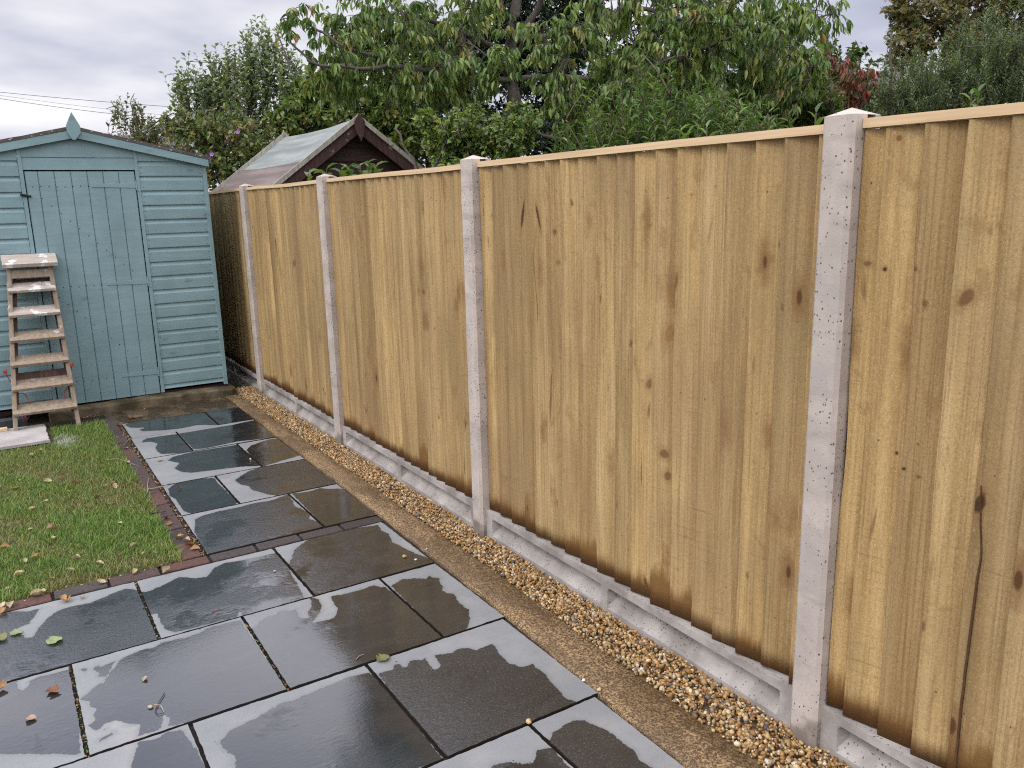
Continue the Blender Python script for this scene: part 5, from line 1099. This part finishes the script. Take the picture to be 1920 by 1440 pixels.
def fallen(px, py, s, col, label, group, kind='long', curl=1.0, rot=None, z=.004, tilt=.25):
    g = gp(px, py, 0); sd_ = int(rl.integers(1e6)); V, F = leaf_shape(kind, s, curl, sd_); a_ = rl.uniform(0, 2*pi) if rot is None else rot
    tx, ty = rl.normal()*tilt, rl.normal()*tilt; V = V@np.array(((1, 0, 0), (0, cos(tx), -sin(tx)), (0, sin(tx), cos(tx)))).T@np.array(((cos(ty), 0, sin(ty)), (0, 1, 0), (-sin(ty), 0, cos(ty)))).T
    V = V@np.array(((cos(a_), -sin(a_), 0), (sin(a_), cos(a_), 0), (0, 0, 1))).T
    V = V+np.array((g[0], g[1], z-V[:, 2].min())); c = np.array(col)*rl.uniform(.8, 1.2); cols = np.repeat([[*c, 1]], len(V), 0)*np.append(np.ones(3), 1)
    o = mesh_np('fallen_leaf', V, F, M_LITTER, loc=(g[0], g[1], z), attrs={'col': cols}, smooth=True)
    return props(o, label, 'fallen leaf', group)
GL = 'fallen leaves scattered on the lawn'
lawn_leaves = [(115, 901, TAN), (91, 905, PAL), (144, 907, BRN), (60, 858, PAL), (76, 847, TAN), (88, 943, PAL), (62, 958, PAL), (30, 921, OLV), (200, 914, TAN), (215, 908, TAN), (216, 918, PAL), (95, 998, PNK), (103, 1014, PAL), (57, 996, PAL), (68, 1050, TAN), (100, 1040, TAN), (143, 1052, PAL), (132, 1075, PAL), (188, 1062, PAL), (48, 1057, PAL), (203, 950, OLV), (97, 1089, TAN), (38, 1082, PAL), (15, 1109, PAL), (270, 1042, PAL), (252, 1028, PAL), (290, 1040, OLV), (135, 992, OLV), (168, 957, PAL), (20, 990, OLV), (40, 905, PAL), (170, 870, OLV), (240, 870, TAN), (10, 1030, TAN), (80, 1115, PAL), (182, 940, OLV), (128, 925, TAN), (225, 985, PAL)]
LLAB = {TAN: 'curled tan fallen leaf lying in the lawn grass', PAL: 'pale dry fallen leaf lying in the lawn grass', BRN: 'small dark brown fallen leaf on the lawn towards the shed', OLV: 'dull olive fallen leaf lying in the lawn grass', PNK: 'largest pinkish fallen leaf on the lawn, folded over'}
for px, py, c in lawn_leaves: fallen(px, py, rl.uniform(.022, .044)*(1.7 if c is PNK else 1), c, LLAB[c], GL, curl=rl.uniform(.6, 1.5), z=.010)
GE = 'fallen leaves along the brick edging'
for px, py, c in [(70, 1118, PAL), (190, 1095, PAL), (255, 1075, PAL), (120, 1127, TAN), (22, 1137, PAL), (6, 1140, PAL), (313, 1073, PAL), (245, 768+18, TAN), (300, 865, PAL), (338, 1010, TAN), (350, 1015, PNK), (362, 1022, TAN), (366, 1031, TAN), (355, 1026, BRN), (318, 985, TAN), (310, 975, BRN), (236, 842, TAN), (225, 800, BRN)]:
    fallen(px, py, rl.uniform(.030, .050), c, {PAL: 'pale curled leaf lying on the brick edging', TAN: 'tan curled leaf lying on the brick edging', PNK: 'pink tinged leaf on the bricks at the lawn corner', BRN: 'brown leaf lying on the brick edging beside the path'}[c], GE, curl=rl.uniform(.8, 1.6), z=.004)
fallen(100, 1297, .048, BRN, 'dark brown crumpled leaf on the wet slab at lower left', None, 'broad', .45, .4, z=.001, tilt=.06)
fallen(58, 1349, .034, PNK, 'pale pink curled leaf on the slab at lower left, below the brown leaf', None, 'broad', .45, 1., z=.001, tilt=.06)
fallen(103, 1203, .058, GRN, 'pale green ragged leaf on the wet slab left of the lawn corner', None, 'broad', .3, -.95, z=.001, tilt=.03)
fallen(31, 1188, .046, GRN, 'smaller green ragged leaf on the slab near the left edge', None, 'broad', .3, -1.1, z=.001, tilt=.03)
fallen(2, 1199, .062, OLV, 'green leaf cut off by the left edge of the photo', None, 'broad', .5, .3, tilt=.05)
fallen(718, 1237, .052, OLV, 'green leaf lying over the slab joint at the patio centre', None, 'broad', .4, -1.2, z=.001, tilt=.05)
fallen(128, 1128, .034, TAN, 'orange tan leaf on the slab just below the brick edging', None, 'broad', 1.2, .2)
fallen(155, 1123, .018, PNK, 'tiny pinkish leaf on the dry slab edge below the lawn', None, 'broad', 1.2, .2)
fallen(272, 1275, .026, PAL, 'small cream leaf flake on the large wet slab', None, 'long', .8, -.6)
fallen(2, 1292, .045, TAN, 'orange leaf over the joint at the far left edge', None, 'long', 1.2, -1.0)
fallen(4, 1150, .05, TAN, 'narrow orange leaf on the slab at the left edge', None, 'long', .8, -.4)
fallen(337, 917, .028, BRN, 'red brown leaf at the top edge of the small dark path slab', None, 'long', .8, 1.3)
# litter packed into the joints
def litter(name, pts, n, label, sd_, spread, cols, s0=.010):
    r_ = np.random.default_rng(sd_); pts = np.array(pts); seg_ = r_.integers(0, len(pts)-1, n) if len(pts) > 2 else np.zeros(n, int); t = r_.random(n)[:, None]
    P = np.concatenate([pts[seg_]*(1-t)+pts[seg_+1]*t, np.zeros((n, 1))], 1) if pts.shape[1] == 2 else pts
    P[:, :2] += r_.normal(size=(n, 2))*spread; P[:, 2] = -.009+.008*r_.random(n); d = r_.normal(size=(n, 3)); d[:, 2] *= .3; nn = r_.normal(size=(n, 3))*.5+np.array((0, 0, 1))
    S = s0*r_.lognormal(0, .4, (n, 1))*np.stack([r_.uniform(.3, .7, n), np.ones(n), np.ones(n)], 1); c = np.array(cols)[r_.integers(len(cols), size=n)]*r_.uniform(.6, 1.3, (n, 1))
    o = stamp(LS_V, LS_F, P, frames(d, nn), S, np.concatenate([c, np.ones((n, 1))], 1), name, M_LITTER); props(o, label, 'leaf litter', kind='stuff')
litter('leaf_litter', [(-1.181, 2.45), (-1.181, 3.2), (-1.183, 4.0), (-1.183, 4.8), (-1.18, 5.55)], 900, 'brown leaf litter packed between the brick edging and the path', 62, .007, [TAN, BRN, PAL, (.10, .06, .03), (.07, .045, .03)])
litter('joint_litter', [(-1.805, 1.12), (-1.805, 1.72)], 130, 'brown and green bits in the patio joint near the lower left', 63, .0035, [TAN, BRN, (.10, .17, .03), (.07, .045, .03), (.12, .20, .04)], .008)
litter('joint_debris', [(-1.191, 1.12), (-1.191, 1.72)], 130, 'orange brown bits in the patio joint at the lower centre', 64, .0035, [(.30, .15, .06), BRN, (.22, .10, .04), (.06, .12, .03)], .009)
litter('joint_moss', [(-1.502, 1.74), (-1.502, 2.33)], 120, 'dark mossy bits in the patio joint below the lawn', 65, .003, [(.07, .08, .02), (.05, .045, .02), PAL, (.10, .07, .03)], .007)
litter('lawn_edge_litter', [(-1.27, 2.438), (-1.9, 2.43), (-2.6, 2.42)], 420, 'dead grass and leaf bits along the front edge of the lawn', 66, .018, [TAN, PAL, BRN, (.10, .06, .03)], .012)
litter('lawn_side_litter', [(-1.262, 2.45), (-1.262, 5.5)], 420, 'dead grass bits along the path side of the lawn', 67, .018, [TAN, PAL, BRN, (.10, .06, .03)], .012)
litter('plinth_litter', [(-1.55, 5.83), (-1.1, 5.86), (-.2, 5.86)], 160, 'leaf bits and grit at the foot of the mossy plinth', 68, .02, [TAN, PAL, BRN, (.07, .045, .03)], .010)
for o in [q for q in COL.objects if q.get('category') == 'leaf litter' and q.name in ('plinth_litter',)]: pass
# loose stones
def pebble(px, py, s, col, label, sd_):
    g = gp(px, py, 0); V, F = rock(sd_, 2); V = V*np.array((1, .85, .65))*s; V[:, 2] -= V[:, 2].min(); V += np.array((g[0], g[1], .0006))
    o = mesh_np('pebble', V, F, M_PEB, loc=(g[0], g[1], .0006), attrs={'col': np.repeat([[*col, 1]], len(V), 0)}, smooth=True); props(o, label, 'pebble', 'loose pebbles on the paving')
pebble(759, 1045, .0125, (.42, .27, .10), 'golden brown pebble on the dark wet slab by the brick line', 81)
pebble(780, 1051, .0085, (.62, .58, .52), 'white pebble right of the golden one on the wet slab', 82)
pebble(991, 1357, .0125, (.50, .36, .17), 'tan round pebble at the joint crossing near the bottom centre', 83)
pebble(1094, 1278, .0085, (.66, .60, .54), 'cream pebble on the dry slab edge by the concrete edging', 84)
pebble(1123, 1296, .0105, (.48, .36, .23), 'buff pebble in the joint corner beside the concrete edging', 85)
pebble(800, 1031, .0075, (.55, .47, .36), 'small buff pebble against the concrete edging by the brick line', 86)
pebble(470, 862, .008, (.7, .66, .6), 'white chip on the wet path slab beside the fence reflection', 87)
pebble(515, 1072, .006, (.6, .55, .48), 'tiny cream chip on the shiny wet slab', 88)
pebble(282, 1328, .010, (.36, .31, .22), 'mottled grey pebble beside the curled twig on the wet slab', 89)
pebble(667, 897, .010, (.30, .17, .08), 'brown pebble on the concrete edging halfway along the fence', 90)
# twigs
def twig(name, pts, r0, m_, label, cat='twig', group=None):
    P = np.array([gp(x, y, 0)+np.array((0, 0, z)) for x, y, z in pts]); n = len(P); tt = np.linspace(0, n-1, n*4); Q = np.stack([np.interp(tt, np.arange(n), P[:, c]) for c in range(3)], 1)
    b = MB(); b.tube(Q, np.linspace(r0, r0*.5, len(Q)), 6); o = b.build(name, m_, loc=tuple(P[0]), smooth=True); props(o, label, cat, group)
twig('twig', [(309, 1302, .006), (299, 1318, .006), (291, 1335, .005), (296, 1342, .005), (308, 1339, .005)], .0016, M_BROWN, 'thin curled dark twig on the large wet slab')
twig('straw', [(290, 1325, .007), (302, 1326, .008), (308, 1338, .006)], .0010, M_CAP, 'pale straw bent across the curled twig')
twig('twig', [(276, 921, .012), (290, 919, .012), (305, 916, .012), (321, 908, .010)], .0035, M_LADW, 'forked tan twig lying across the brick edging onto the path')
twig('twig', [(277, 928, .012), (277, 914, .012), (279, 900, .012)], .0035, M_LADW, 'tan twig standing crosswise on the bricks by the forked twig')
twig('twig', [(280, 968, .012), (295, 965, .013), (312, 963, .012)], .0045, M_BROWN, 'dark thick twig at the lawn edge below the forked twig')
twig('twig', [(200, 868, .02), (222, 865, .02), (262, 880, .02)], .0025, M_LADW, 'long thin straw coloured twig on the grass by the path')
twig('twig', [(232, 838, .012), (240, 828, .012), (250, 822, .01)], .0022, M_LADW, 'small tan twig on the bricks near the far path slabs')
twig('seed_stalk', [(668, 1238, .004), (674, 1232, .005), (684, 1228, .004)], .0022, M_LADW, 'small brown seed stalk on the dark slab left of the green leaf', 'seed stalk')
twig('twig', [(398, 1148, .003), (408, 1145, .003), (418, 1143, .003)], .0016, M_RED, 'short reddish twig on the shiny wet slab')
